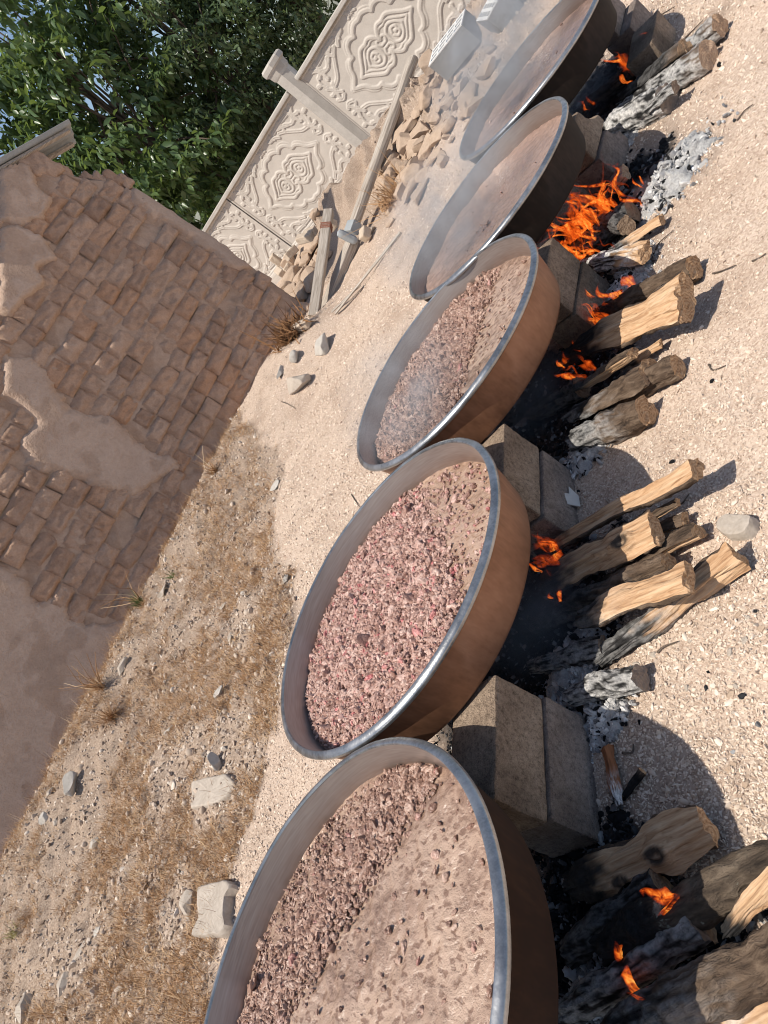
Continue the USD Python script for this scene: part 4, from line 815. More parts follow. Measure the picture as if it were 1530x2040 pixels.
# ------------------------------------------------------------------ firewood
def log(name, label, p0, p1, r, kind='split', rot=0.0, char=.45, ash=0.0, seed=0, wedge=110, flat=1.0, bark=None, wood=None, taper=.9, group=None, curve=0.0, knots=()):
    """p0 lies in the fire and is charred, p1 is the cut end"""
    rng = np.random.default_rng(300 + seed); p0, p1 = np.asarray(p0, float), np.asarray(p1, float)
    r = .90 * r; L = np.linalg.norm(p1 - p0); d = (p1 - p0) / L; s = np.cross([0, 0, 1.0], d); s /= np.linalg.norm(s); u = np.cross(d, s)
    t = thing(name, label, 'firewood', p0, np.array([d, s, u]), group)
    if kind == 'split':
        w = math.radians(wedge) / 2; A = np.array([0, 0]); e1, e2 = np.array([math.sin(w), -math.cos(w)]), np.array([-math.sin(w), -math.cos(w)])
        k1 = np.linspace(1, 0, 13)[:-1, None] * e1; k2 = np.linspace(0, 1, 13)[:, None] * e2; arc = np.linspace(-w, w, 20)[1:-1]
        sec = np.vstack([k1, k2, np.stack([np.sin(arc), -np.cos(arc)], -1)]); nflat = 25; sec = sec - [0, -.58]
    else:
        a = np.linspace(0, 2 * np.pi, 44, endpoint=False); sec = np.stack([np.sin(a), np.cos(a)], -1); nflat = 0
    sec = sec * [flat, 1 / flat ** .5] * (1 + .34 * fb(np.column_stack([sec * 1.1, np.full(len(sec), seed * 1.7)]), seed + 31, 2))[:, None]
    c, sn = math.cos(rot), math.sin(rot); sec = sec @ np.array([[c, sn], [-sn, c]]); m_ = len(sec)
    N = max(14, int(L / .009)); x = np.linspace(0, 1, N)
    V = np.zeros((N, m_, 3)); sc = r * (taper + (1 - taper) * x) * (1 + .30 * fb(np.stack([x * 4, 0 * x, 0 * x], -1), seed))
    sc = sc * (.72 + .28 * sstep(0, .25, x)) if char > 0 else sc
    V[..., 0] = (x * L)[:, None]; V[..., 1:] = sc[:, None, None] * sec[None]
    bend = curve * np.sin(np.pi * x) ; V[..., 1] += bend[:, None] + .35 * r * fb(np.stack([x * 2.4, 0 * x + 5, 0 * x], -1), seed)[:, None]; V[..., 2] += .22 * r * fb(np.stack([x * 2.4, 0 * x + 9, 0 * x], -1), seed + 1)[:, None]
    isb = np.zeros(m_, bool); isb[nflat:] = True
    P = V / r
    fibre = fb(np.stack([P[..., 0] * .35, P[..., 1] * 3.2, P[..., 2] * 3.2], -1), seed + 4); rough = fb(np.stack([P[..., 0] * 1.6, P[..., 1] * 2.4, P[..., 2] * 2.4], -1), seed + 8)
    ridge = 1 - np.abs(2.6 * fb(np.stack([P[..., 0] * .9, P[..., 1] * 4.2, P[..., 2] * 4.2], -1), seed + 21, 2)); fine = fb(np.stack([P[..., 0] * .5, P[..., 1] * 9, P[..., 2] * 9], -1), seed + 25, 2)
    crack = np.clip(1 - np.abs(7 * nz(np.stack([P[..., 0] * .30, P[..., 1] * 2.1, P[..., 2] * 2.1], -1), seed + 27)), 0, 1) ** 2
    disp = np.where(isb[None], .22 * rough + .14 * np.clip(ridge, -.6, 1) + .06 * fine, .20 * fibre + .09 * fine + .05 * rough - .13 * crack)
    rad = sec / np.maximum(np.linalg.norm(sec, axis=1, keepdims=True), .2); V[..., 1:] += r * disp[..., None] * rad[None]
    jag = .25 * r * fb(np.stack([0 * sec[:, 0], sec[:, 0] * 2, sec[:, 1] * 2], -1), seed + 2); V[-1, :, 0] += jag; V[0, :, 0] += 3 * jag
    tt = np.repeat(x[:, None], m_, 1) + .16 * rough + .08 * fibre
    ch = 1 - sstep(char - .10, char + .10, tt) if char > 0 else 0 * tt
    asg = ash * sstep(-.12, .16, .6 * fb(np.stack([P[..., 0] * .9, P[..., 1] * 2.6, P[..., 2] * 2.6], -1), seed + 12) + .5 * fine + .25 * ridge - .08) * (1 - sstep(char + .05, char + .45, tt)) if ash else 0 * tt
    for kt, kr in knots:                                          # knots on the upper face
        row = int(kt * (N - 1)); top_ = V[row, np.argmax(V[row, :, 2] - .7 * V[row, :, 1])]; dk = np.linalg.norm((V - top_) * [.8, 1, 1], axis=-1)
        V[..., 2] += .35 * kr * (sstep(kr * 1.6, kr * .9, dk) - 1.3 * sstep(kr * .8, kr * .3, dk)); ch = np.maximum(ch, .92 * sstep(kr * 1.1, kr * .7, dk) - .4 * sstep(kr * .45, kr * .2, dk))
    burn = np.stack([ch, asg, 0 * ch], -1)
    i = np.arange(N * m_).reshape(N, m_)
    def strip(cols):
        j = [(k + 1) % m_ for k in cols]; q = np.stack([i[:-1][:, cols], i[:-1][:, j], i[1:][:, j], i[1:][:, cols]], -1).reshape(-1, 4)[:, ::-1]; return np.vstack([q[:, :3], q[:, [0, 2, 3]]])
    flatv, fb_ = V.reshape(-1, 3), burn.reshape(-1, 3)
    def sub(nm, faces, mt, extra=None):
        use, inv = np.unique(faces, return_inverse=True); obj(nm, (flatv[use], inv.reshape(-1, 3)), mt, t, attrs={'burn': fb_[use]})
    if kind == 'split':
        sub('wood', strip(list(range(0, 24))), wood or WOOD); sub('bark', strip(list(range(24, m_))), bark or BARK)
    else: sub('bark', strip(list(range(m_))), bark or BARK)
    for nm, row, cx in (('cut_end', N - 1, 1), ('burnt_end', 0, -1)):
        ring = V[row]; cen = ring.mean(0); lv = [ring]
        for g in (.66, .33): lv.append(cen + (ring - cen) * g + np.column_stack([.10 * r * fb(np.column_stack([ring[:, 1:] / r * 3 * g, 0 * ring[:, 0]]), seed + row), 0 * ring[:, :2]]))
        vv = np.vstack(lv + [cen[None]]); f = []
        for k in range(2):
            for j in range(m_): a, b = k * m_ + j, k * m_ + (j + 1) % m_; f += [[a, b, b + m_], [a, b + m_, a + m_]]
        f += [[2 * m_ + j, 2 * m_ + (j + 1) % m_, 3 * m_] for j in range(m_)]
        f = np.array(f); f = f[:, ::-1] if cx > 0 else f
        bb = np.tile(burn[row].mean(0) * [1 if cx < 0 else .6, .5, 1], (len(vv), 1)); obj(nm, (vv, f), (CUTEND if wood is None else wood) if cx > 0 else BARK, t, attrs={'burn': bb})
    return t
def firewood():
    g = atg
    def P(x, y, up): return g(x, y, up)
    # nearest fire
    log('split_log', 'flat split log with two knots beside the stacked blocks at the nearest fire', P(1130, 1775, .06), P(1412, 1650, .065), .064, 'split', .45, .30, 0, 1, wedge=140, flat=1.1, knots=((.40, .020), (.68, .027)))
    log('bark_log', 'thick log with pale green lichen at the nearest fire, running out of the picture', P(1195, 1890, .09), P(1600, 1680, .12), .050, 'round', 0, .42, 0, 2, bark=BARKLICHEN)
    log('bark_log', 'thick rough brown log in the picture corner at the nearest fire', P(1215, 2075, .10), P(1580, 1870, .12), .060, 'round', 0, .36, .25, 3)
    log('bark_log', 'forked stub of wood lying over the lichen log at the picture edge', P(1445, 1855, .13), P(1560, 1735, .17), .030, 'split', .5, .25, 0, 4)
    log('charred_log', 'black charred log with an ash edge between the two thick logs', P(1120, 2020, .05), P(1400, 1835, .07), .05, 'round', 0, 1.2, .5, 5)
    log('charred_log', 'black burnt log deep under the nearest cauldron', P(1130, 1905, .04), P(1320, 1760, .045), .045, 'round', 0, 1.3, .18, 6)
    log('split_log', 'pale weathered split log under the thick brown log in the picture corner', P(1400, 2080, .05), P(1600, 1975, .05), .06, 'split', 1.4, .2, .5, 7, wood=WOOD)
    # between: charred sticks by the block
    log('stick', 'reddish burnt stick with a white ash tip beside the stacked blocks', P(1236, 1605, .03), P(1208, 1490, .02), .026, 'split', .2, .22, .9, 8, wood=WOODRED)
    log('stick', 'thin dark splinter beside the ash-tipped stick', P(1245, 1585, .015), P(1280, 1535, .025), .011, 'round', 0, .9, .0, 9)
    # second fire
    log('split_log', 'long upper split log at the fire of the second cauldron', P(1075, 1105, .10), P(1388, 930, .15), .062, 'split', -.3, .22, 0, 10, wedge=120)
    log('split_log', 'broad split log with a knot at the fire of the second cauldron', P(1085, 1165, .09), P(1305, 1050, .13), .072, 'split', .35, .25, 0, 11, wedge=140, knots=((.80, .030),))
    log('bark_log', 'log with grey flaky bark under the knotted split log', P(1130, 1200, .05), P(1392, 1058, .055), .055, 'split', 2.2, .42, 0, 12, wedge=150)
    log('bark_log', 'short grey bark log end showing under the long upper split log', P(1200, 1080, .05), P(1352, 1003, .055), .038, 'split', 2.6, .3, 0, 13)
    log('bark_log', 'short grey bark log end between the knotted log and its neighbour', P(1220, 1090, .04), P(1366, 1032, .045), .036, 'split', 2.8, .3, 0, 14)
    log('split_log', 'sunlit yellow split log with a charred end lying across two others', P(1160, 1235, .12), P(1375, 1150, .15), .056, 'split', .15, .22, .12, 15, wedge=150)
    log('split_log', 'long split log reaching farthest out onto the chips at the second fire', P(1195, 1320, .04), P(1470, 1105, .06), .055, 'split', .9, .42, .25, 16, wedge=120)
    log('bark_log', 'grey log with flaking bark behind the sunlit yellow split log', P(1120, 1215, .06), P(1335, 1125, .08), .042, 'round', 0, .42, .1, 17)
    log('charred_log', 'burnt hollow log grey with ash beside the stacked blocks', P(1140, 1385, .05), P(1275, 1352, .055), .046, 'round', 0, 1.2, .75, 18)
    log('charred_log', 'black burnt log in the middle of the second fire', P(1060, 1330, .05), P(1205, 1290, .05), .04, 'round', 0, 1.2, .45, 19)
    log('charred_log', 'black burnt log pushed under the second cauldron', P(1060, 1250, .04), P(1190, 1190, .05), .04, 'round', 0, 1.2, .15, 20)
    # third fire
    log('split_log', 'large pale split log with a wide torn end at the fire of the middle cauldron', P(1105, 722, .10), P(1368, 600, .14), .105, 'split', .35, .42, 0, 21, wedge=150, taper=.55)
    log('bark_log', 'dark rough bark log behind the large pale split log', P(1180, 640, .05), P(1385, 535, .06), .058, 'round', 0, .35, 0, 22)
    log('bark_log', 'thick split log with deeply furrowed bark beside the large pale split log', P(1140, 830, .06), P(1290, 735, .09), .088, 'split', 2.7, .25, .3, 23, wedge=170)
    log('bark_log', 'second furrowed bark log lying against the thick one', P(1150, 775, .08), P(1262, 705, .12), .055, 'split', 2.5, .2, .1, 24)
    log('bark_log', 'grey bark log end pointing out under the furrowed logs', P(1190, 810, .045), P(1350, 730, .05), .05, 'round', 0, .3, 0, 25)
    log('bark_log', 'short stub of red wood under the large pale split log', P(1240, 730, .04), P(1318, 685, .045), .032, 'split', .4, .4, .2, 26)
    log('bark_log', 'ashy fibrous log with a broken brown end, nearest log of the middle fire', P(1145, 878, .05), P(1288, 818, .06), .066, 'round', 0, .40, .45, 27)
    log('charred_log', 'black burnt log under the middle cauldron', P(1060, 830, .04), P(1160, 770, .05), .05, 'round', 0, 1.2, .15, 28)
    # fourth fire
    log('charred_log', 'ash-crusted log with a torn brown end at the big fire', P(1165, 525, .06), P(1288, 505, .07), .072, 'split', .3, .62, .85, 29)
    log('bark_log', 'short brown log end pointing out of the big fire', P(1215, 500, .05), P(1318, 437, .05), .05, 'split', .2, .35, .25, 30)
    log('charred_log', 'short black burnt stub beside the white ash heap', P(1205, 390, .05), P(1245, 345, .10), .06, 'split', .8, .9, .35, 31)
    log('charred_log', 'black burnt log at the heart of the big fire', P(1130, 520, .05), P(1260, 420, .06), .06, 'round', 0, 1.3, .15, 32)
    log('charred_log', 'black burnt log across the big fire below the fourth cauldron', P(1140, 430, .05), P(1250, 450, .09), .05, 'round', 0, 1.3, .2, 33)
    # far fire
    log('charred_log', 'dark bark slab leaning at the far fire', P(1240, 195, .08), P(1365, 92, .14), .075, 'split', 2.6, .85, .1, 34, wedge=170)
    log('charred_log', 'ashy striped log tip reaching out farthest at the far fire', P(1330, 130, .06), P(1435, 52, .07), .06, 'round', 0, .8, .65, 35)
    log('charred_log', 'grey ash log with a brown burnt tip at the far fire', P(1235, 225, .05), P(1412, 108, .06), .065, 'round', 0, .85, .7, 36)
    log('charred_log', 'short thick log white with ash at the far fire', P(1205, 270, .06), P(1325, 200, .07), .095, 'round', 0, 1.3, .95, 37)
    log('charred_log', 'burnt block of wood leaning on the grey ash log', P(1290, 215, .10), P(1345, 170, .12), .06, 'split', .3, 1.2, .5, 38)
    log('charred_log', 'black burnt log under the farthest cauldron', P(1150, 230, .05), P(1260, 140, .06), .055, 'round', 0, 1.3, .1, 39)
firewood()

# ------------------------------------------------------------------ ash heaps
def ash_heap(label, px, rad, h, n, seed):
    c = atg(*px); t = thing('ash_heap', label, 'ash', c); rng = np.random.default_rng(seed)
    a = np.linspace(0, 2 * np.pi, 90, endpoint=False); rr = np.linspace(0, 1.15, 30); X_, Y_ = np.outer(np.cos(a), rr) * rad, np.outer(np.sin(a), rr) * rad * .7
    nn = fb(np.stack([X_ * 22, Y_ * 22, 0 * X_ + seed], -1), seed); Z_ = h * (1 - np.clip(rr, 0, 1)[None] ** 2) * (1 + nn) - .03 * sstep(.95, 1.15, rr)[None] + .01
    i = np.arange(X_.size).reshape(X_.shape); j = np.roll(i, -1, 0); q = np.stack([i[:, :-1], j[:, :-1], j[:, 1:], i[:, 1:]], -1).reshape(-1, 4)
    obj('ash', (np.stack([X_ * (1 + .5 * nn), Y_ * (1 + .5 * nn), Z_], -1).reshape(-1, 3), np.vstack([q[:, :3], q[:, [0, 2, 3]]])), ASHM, t, smooth=True)
    P = rng.normal(0, .5, (n, 2)) * [rad, rad * .7]; pr = np.clip(1 - (P[:, 0] / rad) ** 2 - (P[:, 1] / rad / .7) ** 2, 0, 1)
    n = int(n * 2.6); P = rng.normal(0, .52, (n, 2)) * [rad, rad * .7]; pr = np.clip(1 - (P[:, 0] / rad) ** 2 - (P[:, 1] / rad / .7) ** 2, 0, 1); pr3 = [chunk(70 + k, (1.3, .9, .55)) for k in range(3)]
    instancer('flakes', pr3 * 2, [ASHFLAKE] * 3 + [CHARCOAL] * 3, np.column_stack([P, h * pr + .006]), rng.choice(6, n, p=[.27, .27, .27, .07, .07, .05]), np.repeat(rng.lognormal(math.log(.0085), .4, n)[:, None], 3, 1), rquat(rng, n, 3), parent=t)
ASHM = stone_mat('ash_bed_look', (.16, .16, .165), (.62, .61, .59), scale=26, bump=1, dist=.02, fine=120)
ash_heap('white and grey ash heap at the outer edge of the big fire', (1345, 350), .23, .06, 260, 1)
ash_heap('pale ash spilled at the foot of the lower stacked block', (1200, 1430), .11, .015, 200, 2)
ash_heap('grey ash heap between the far fire and the big fire', (1235, 300), .16, .03, 120, 3)
ash_heap('grey ash at the foot of the lower block by the middle cauldron', (1160, 915), .12, .02, 130, 4)
ash_heap('grey ash bed under the charred logs of the second fire', (1150, 1330), .15, .025, 180, 5)
ash_heap('grey ash bed in front of the big fire beside the ash-crusted log', (1255, 560), .17, .02, 130, 6)
ash_heap('ash bed among the thick logs of the nearest fire', (1230, 1930), .16, .02, 220, 7)
ash_heap('ash on the ground between the charred logs of the far fire', (1270, 235), .2, .03, 150, 8)

# ------------------------------------------------------------------ flames
def tongue(rng, base, h, w, lean, curl):
    n = 26; t = np.linspace(0, 1, n); ph = rng.uniform(0, 6.28, 2); dirs = rng.normal(0, 1, 2); dirs /= np.linalg.norm(dirs)
    q1, q2 = rng.uniform(4, 10, 2); cx = base[0] + lean[0] * t ** 1.5 * h + curl * h * np.sin(t * q1 + ph[0]) * t * dirs[0]; cy = base[1] + lean[1] * t ** 1.5 * h + curl * h * np.sin(t * q2 + ph[1]) * t * dirs[1]
    cz = base[2] + h * (t + .35 * curl * np.sin(t * q2 * 1.3 + ph[0]) * t)
    wd = w * np.sin(np.pi * (t * .92 + .08)) ** .8 * (1 - t) ** .35 * (1 + .3 * np.sin(t * 9 + ph[0])); wd[-1] = .0008
    tw = rng.uniform(0, 3.14) + rng.normal(0, 1.2) * t; k = 12; a = np.linspace(0, 2 * np.pi, k, endpoint=False); V = []; fade = np.outer(sstep(0, .18, t) * (1 - sstep(.55, 1.0, t)) , 1 - .92 * np.abs(np.cos(a)) ** 2.2).ravel()
    for j in range(n):
        u, v = np.cos(a) * wd[j], np.sin(a) * wd[j] * .22; c, s = math.cos(tw[j]), math.sin(tw[j])
        V.append(np.column_stack([cx[j] + u * c - v * s, cy[j] + u * s + v * c, np.full(k, cz[j])]))
    f = []
    for j in range(n - 1):
        for i in range(k): p, q = j * k + i, j * k + (i + 1) % k; f += [[p, q, q + k], [p, q + k, p + k]]
    return np.vstack(V), np.array(f), np.repeat(fade[:, None], 3, 1)
def flame(label, px, up, spread, n, h, w, seed, lean=(0, 0), curl=.16, thin=.4):
    c = atg(*px, up); rng = np.random.default_rng(900 + seed); t = thing('fire_flame', label, 'flame', c)
    for k in range(n):
        b = np.array([*(rng.normal(0, 1, 2) * spread), rng.uniform(-.02, .04)]); q = rng.uniform(0, 1)
        hh = h * rng.uniform(.45, 1.15) * (1 - .35 * min(1, np.linalg.norm(b[:2]) / (2 * max(spread, .01)))); ww = w * rng.uniform(.5, 1.3)
        v, f, fd_ = tongue(rng, b, hh, ww * 1.35, np.array(lean) + rng.normal(0, .18, 2), curl); obj('flame_tongue', (v, f), FLAMETHIN if q < thin else FLAME, t, attrs={'fade': fd_})
flame('large orange fire leaping under the fourth cauldron', (1200, 462), .04, .105, 62, .34, .019, 1, (-.05, .1), .36, .5)
flame('lower part of the large fire licking up between the block and the charred logs', (1150, 520), .04, .075, 36, .24, .017, 2, (0, .1), .36, .5)
flame('thin high flame before the cracked blocks between the last two cauldrons', (1195, 330), .12, .03, 4, .22, .018, 3, (.1, .0), .3, .8)
flame('small flame beside the large pale split log', (1232, 612), .06, .06, 9, .17, .022, 4, (0, .1), .22, .6)
flame('flame curling out under the middle cauldron at the charred log', (1145, 720), .06, .06, 6, .14, .022, 5, (0, -.2), .3)
flame('low flame along the charred end of the large pale split log', (1175, 745), .07, .04, 5, .10, .016, 6, (-.3, .3), .2)
flame('flame at the fire of the second cauldron licking its shell', (1118, 1118), .09, .04, 7, .15, .024, 7, (0, .15), .25)
flame('small single flame in the middle of the second fire', (1115, 1205), .06, .008, 2, .08, .010, 8, (.1, -.2), .3)
flame('upper flame leaning over the lichen log at the nearest fire', (1372, 1800), .10, .010, 3, .14, .020, 9, (-.35, .25), .25, .2)
flame('middle flame rising between the logs of the nearest fire', (1310, 1830), .07, .014, 3, .11, .026, 10, (-.1, 0), .2, .2)
flame('low orange flame in front of the nearest cauldron', (1245, 1900), .06, .014, 3, .09, .025, 11, (0, .1), .2, .2)
flame('bottom flame of the nearest fire by the picture edge', (1290, 1990), .08, .03, 6, .12, .02, 12, (0, 0), .25, .5)
flame('flame at the far fire below the farthest cauldron', (1270, 135), .08, .05, 6, .24, .024, 13, (-.1, .2), .3, .7)
flame('tiny flame at the far fire near the cracked block', (1180, 215), .05, .025, 3, .12, .016, 14, (0, .1), .3, .6)
flame('glowing flicker on the dark bark slab of the far fire', (1330, 140), .06, .01, 2, .08, .012, 15, (0, 0), .2, .5)
flame('tiny flame beside the short black burnt stub', (1288, 378), .04, .01, 2, .09, .012, 16, (0, 0), .3, .3)

# ------------------------------------------------------------------ beams, planks, rubble, stones
def beam(name, label, p0, p1, w, h, m_=GREYWOOD, seed=0, roll=0.0, rnd=.012, cat='beam'):
    p0, p1 = np.asarray(p0, float), np.asarray(p1, float); L = np.linalg.norm(p1 - p0); d = (p1 - p0) / L; s = np.cross([0, 0, 1.0], d); s /= np.linalg.norm(s); u = np.cross(d, s)
    s, u = s * math.cos(roll) + u * math.sin(roll), u * math.cos(roll) - s * math.sin(roll)
    t = thing(name, label, cat, p0, np.array([d, s, u])); v, f = rbox(L, w, h, min(rnd, w * .45, h * .45), rough=.004, seed=seed, sub=12); v = v + [L / 2, 0, 0]
    obj('timber', (v, f), m_, t, smooth=35); return t
def beams():
    # points in the air are given by a distance from the camera
    def air(px, py, D): r = ray(px, py); return np.array([0, 0, EYE]) + r * D / np.linalg.norm(r[:2])
    a, b = air(700, 462, 10.6), air(825, 112, 11.6)
    t = beam('long_beam', 'long grey timber leaning along the concrete fence with a pale metal cap at its foot', a, b, .15, .13, seed=1, roll=.3, rnd=.05)
    v, f = rbox(.16, .17, .15, .02, sub=4); obj('metal_sleeve', (v + [.06, 0, 0], f), IRON, t)
    a, b = air(640, 640, 10.0), air(703, 478, 10.5); t2 = beam('short_beam', 'dark foot of a grey timber below the metal coupling, standing in the rubble', a, b, .15, .13, seed=2, roll=.3)
    a, b = air(672, 462, 10.35), air(712, 482, 10.35); t3 = beam('pipe_coupling', 'short pale metal pipe across the joint of the two timbers', a, b, .11, .11, IRON, 3, rnd=.05, cat='pipe')
    a, b = air(625, 632, 9.7), air(655, 420, 10.9); t4 = beam('squared_post', 'squared grey plank standing slanted in the rubble, bound with rusty wire', a, b, .13, .10, seed=4, roll=.8)
    w = stone_mat('rust_look', (.16, .07, .05), (.28, .13, .09), scale=30)
    L = np.linalg.norm(b - a)
    for k in range(4):
        v, f = rbox(.018, .142, .112, .004, sub=3); obj('wire_band', (v + [L - .33 + k * .026, 0, 0], f), w, t4)
    a, b = atg(668, 625, .03), atg(798, 462, .02)
    beam('thin_plank', 'thin grey plank lying on the pale chips behind the fourth cauldron', a, b, .05, .025, seed=5)
    a, b = atg(660, 622, .03), atg(718, 568, .04); beam('thin_plank', 'short grey lath lying beside the thin plank on the chips', a, b, .035, .02, seed=6)
    a, b = air(690, 385, 12.2), air(770, 225, 12.4); beam('thin_plank', 'weathered lath leaning behind the long timber along the fence', a, b, .06, .03, seed=7)
beams()
def rock(name, label, px, size, m_, seed, flat=(1, .8, .6), cat='stone', group=None, sink=.25, boxy=.5, yaw=None):
    rng = np.random.default_rng(1200 + seed); c = atg(*px); v, f = tm(trimesh.creation.icosphere(3, 1.0))
    v = v / np.maximum(np.abs(v).max(1, keepdims=True) ** boxy, .3)
    for _ in range(9):                                           # broken faces
        n = rng.normal(0, 1, 3); n /= np.linalg.norm(n); k = rng.uniform(.50, .82); d = v @ n - k; v = v - np.maximum(d, 0)[:, None] * n
    v = v * (1 + .10 * fb(v * 2 + seed, seed))[:, None] * flat * size / 2
    a = rng.uniform(0, 6.28) if yaw is None else yaw; v = np.column_stack([v[:, 0] * math.cos(a) - v[:, 1] * math.sin(a), v[:, 0] * math.sin(a) + v[:, 1] * math.cos(a), v[:, 2] + size * flat[2] * (.5 - sink)])
    o = thing(name, label, cat, c, group=group); obj('body', (v, f), m_, o, smooth=28)
def brick_piece(label, px, up, size, yaw, tilt, seed, m_=RUBBLE, group=None):
    c = atg(px[0], px[1], up) ; ca, sa = math.cos(yaw), math.sin(yaw); d = np.array([ca * math.cos(tilt), sa * math.cos(tilt), math.sin(tilt)]); s = np.array([-sa, ca, 0]); u = np.cross(d, s)
    t = thing('rubble_brick', label, 'brick', c, np.array([d, s, u]), group); v, f = rbox(*size, .015, rough=.010, seed=seed, sub=7); obj('body', (v + [0, 0, size[2] / 2], f), m_, t, smooth=35)
def stones():
    S = lambda px, lab, k: max(.02, k * pxm(atg(*px)))
    for i, (px, k, lab, m_, fl) in enumerate([
                ((385, 1805), 62, 'broken angular stone leaning on the large waisted block', STONE, (1, .7, .8)),
        ((482, 1580), 45, 'small flat grey stone beside the flat four-cornered slab at the edge of the chips', GREYSTONE, (1.2, .6, .3)),
        ((148, 1567), 62, 'grey angular stone standing on the crest of the bank', GREYSTONE, (1, .6, .7)),
        ((60, 1590), 42, 'white rounded stone at the very edge of the bank by the wall', STONE, (1, .8, .7)),
        ((102, 1580), 26, 'small white chip between the two crest stones', STONE, (1, .7, .6)),
        ((195, 1685), 40, 'half-buried grey stone with a shaded face left on the bank', GREYSTONE, (1, .8, .7)),
        ((92, 1632), 30, 'dark small stone below the white rounded one', GREYSTONE, (1, .8, .8)),
        ((112, 1638), 20, 'tiny white stone beside the dark one', STONE, (1, .8, .6)),
        ((326, 1180), 44, 'flat white stone at the edge of the bank by the green tuft', STONE, (1.1, .8, .35)),
        ((245, 1330), 50, 'pale flat stone near the dry weed on the edge of the bank', STONE, (1.2, .7, .35)),
        ((130, 1965), 62, 'pale half-buried stone low on the bank near the picture corner', STONE, (1, .8, .45)),
        ((50, 2015), 78, 'big pale stone in the lower corner of the picture', STONE, (1.1, .8, .5)),
        ((160, 1900), 50, 'flat faint stone sunk in the bank above the pale half-buried one', STONE, (1.1, .9, .25)),
        ((195, 1855), 36, 'small flat grey slab lying on dry grass low on the bank', GREYSTONE, (1, .7, .35)),
        ((440, 1380), 46, 'grey flat stone on the upper bank near the second cauldron', GREYSTONE, (1.1, .8, .35)),
        ((420, 1400), 24, 'small white stone beside the grey flat stone of the upper bank', STONE, (1, .8, .6)),
        ((340, 1455), 38, 'narrow grey stone lying across the middle of the bank', GREYSTONE, (1.4, .6, .5)),
        ((435, 1520), 42, 'dark upright stone casting a shadow above the flat four-cornered slab', GREYSTONE, (.8, .6, .9)),
        ((446, 1210), 30, 'white flat stone sunk in the upper bank', STONE, (1, .8, .35)),
        ((460, 1270), 32, 'whitish slab fragment in the grey earth of the upper bank', STONE, (1.2, .7, .3)),
        ((570, 1155), 26, 'small rounded stone at the curved edge of the bank', GREYSTONE, (1, .8, .5)),
        ((548, 968), 36, 'flat grey stone lying alone on the chips behind the second cauldron', GREYSTONE, (1, .8, .25)),
        ((648, 695), 62, 'grey angular stone on the chips behind the middle cauldron', GREYSTONE, (1, .8, .7)),
        ((592, 715), 36, 'small dark grey stone at the corner of the mud wall', GREYSTONE, (1, .8, .8)),
        ((560, 745), 58, 'long jagged grey stone at the foot of the mud wall', GREYSTONE, (1.8, .5, .45)),
        ((603, 768), 66, 'white rounded boulder with a flat grey top on the chips', STONE, (1, .85, .75)),
        ((985, 100), 32, 'brown lump of earth beside the hollow blocks', CLOD, (1, .8, .8)),
        ((1237, 378), 30, 'sooty round stone by the far end of the big fire', GREYSTONE, (1, .9, .8)),
        ((1285, 1338), 26, 'small round grey stone at the tip of the burnt hollow log', STONE, (1, .8, .7)),
        ((742, 463), 34, 'small pale stone on the chips at the foot of the long timber', STONE, (1, .8, .6))]):
        sz = .86 * k * pxm(atg(*px)) / max(fl[0], .9)
        rock('stone', lab, px, sz, m_, i, fl)
    def slab(label, outline, h, m_, seed):
        q = np.array([atg(*p) for p in outline]); c = q.mean(0); pl = Polygon(q[:, :2] - c[:2]).buffer(-.012).buffer(.012); pl = pl if pl.geom_type == 'Polygon' else pl.convex_hull
        b = np.array([pl.exterior.interpolate(x, True).coords[0] for x in np.linspace(0, 1, 56, endpoint=False)]); n = len(b); rows = [(1.03, -.05), (1.03, h * .3), (1.0, h * .75), (.955, h * .97), (.87, h), (.6, h * 1.02), (.3, h * 1.01)]
        v = np.vstack([np.column_stack([b * k_, np.full(n, z_)]) for k_, z_ in rows] + [[[0, 0, h]]]); v = v + .012 * np.stack([fb(v * 12 + w_ * 9, seed + w_) for w_ in range(3)], -1) + .005 * np.stack([fb(v * 40 + w_ * 9, seed + 5 + w_, 2) for w_ in range(3)], -1)
        f = [t_ for k_ in range(len(rows) - 1) for a_ in range(n) for t_ in ((k_ * n + a_, k_ * n + (a_ + 1) % n, (k_ + 1) * n + (a_ + 1) % n), (k_ * n + a_, (k_ + 1) * n + (a_ + 1) % n, (k_ + 1) * n + a_))] + [((len(rows) - 1) * n + a_, (len(rows) - 1) * n + (a_ + 1) % n, len(v) - 1) for a_ in range(n)]
        f = np.array(f); f = f if pl.exterior.is_ccw else f[:, ::-1]
        t = thing('stone', label, 'stone', c); obj('body', (v, f), m_, t, smooth=30)
    slab('large pale stone block with a waisted outline on the bank beside the nearest cauldron', [(405, 1768), (470, 1758), (478, 1770), (466, 1790), (464, 1830), (470, 1850), (455, 1868), (395, 1870), (390, 1855), (410, 1835), (412, 1795)], .05, STONE, 1)
    slab('flat pale four-cornered slab on the bank, farther off than the waisted block', [(390, 1560), (455, 1545), (472, 1560), (462, 1592), (430, 1602), (388, 1612), (383, 1590)], .03, STONE, 2)
    slab('pale grey stone lying alone on the chips by the long split log', [(1437, 1045), (1455, 1033), (1510, 1037), (1513, 1060), (1500, 1078), (1460, 1078), (1440, 1065)], .04, STONE, 3)
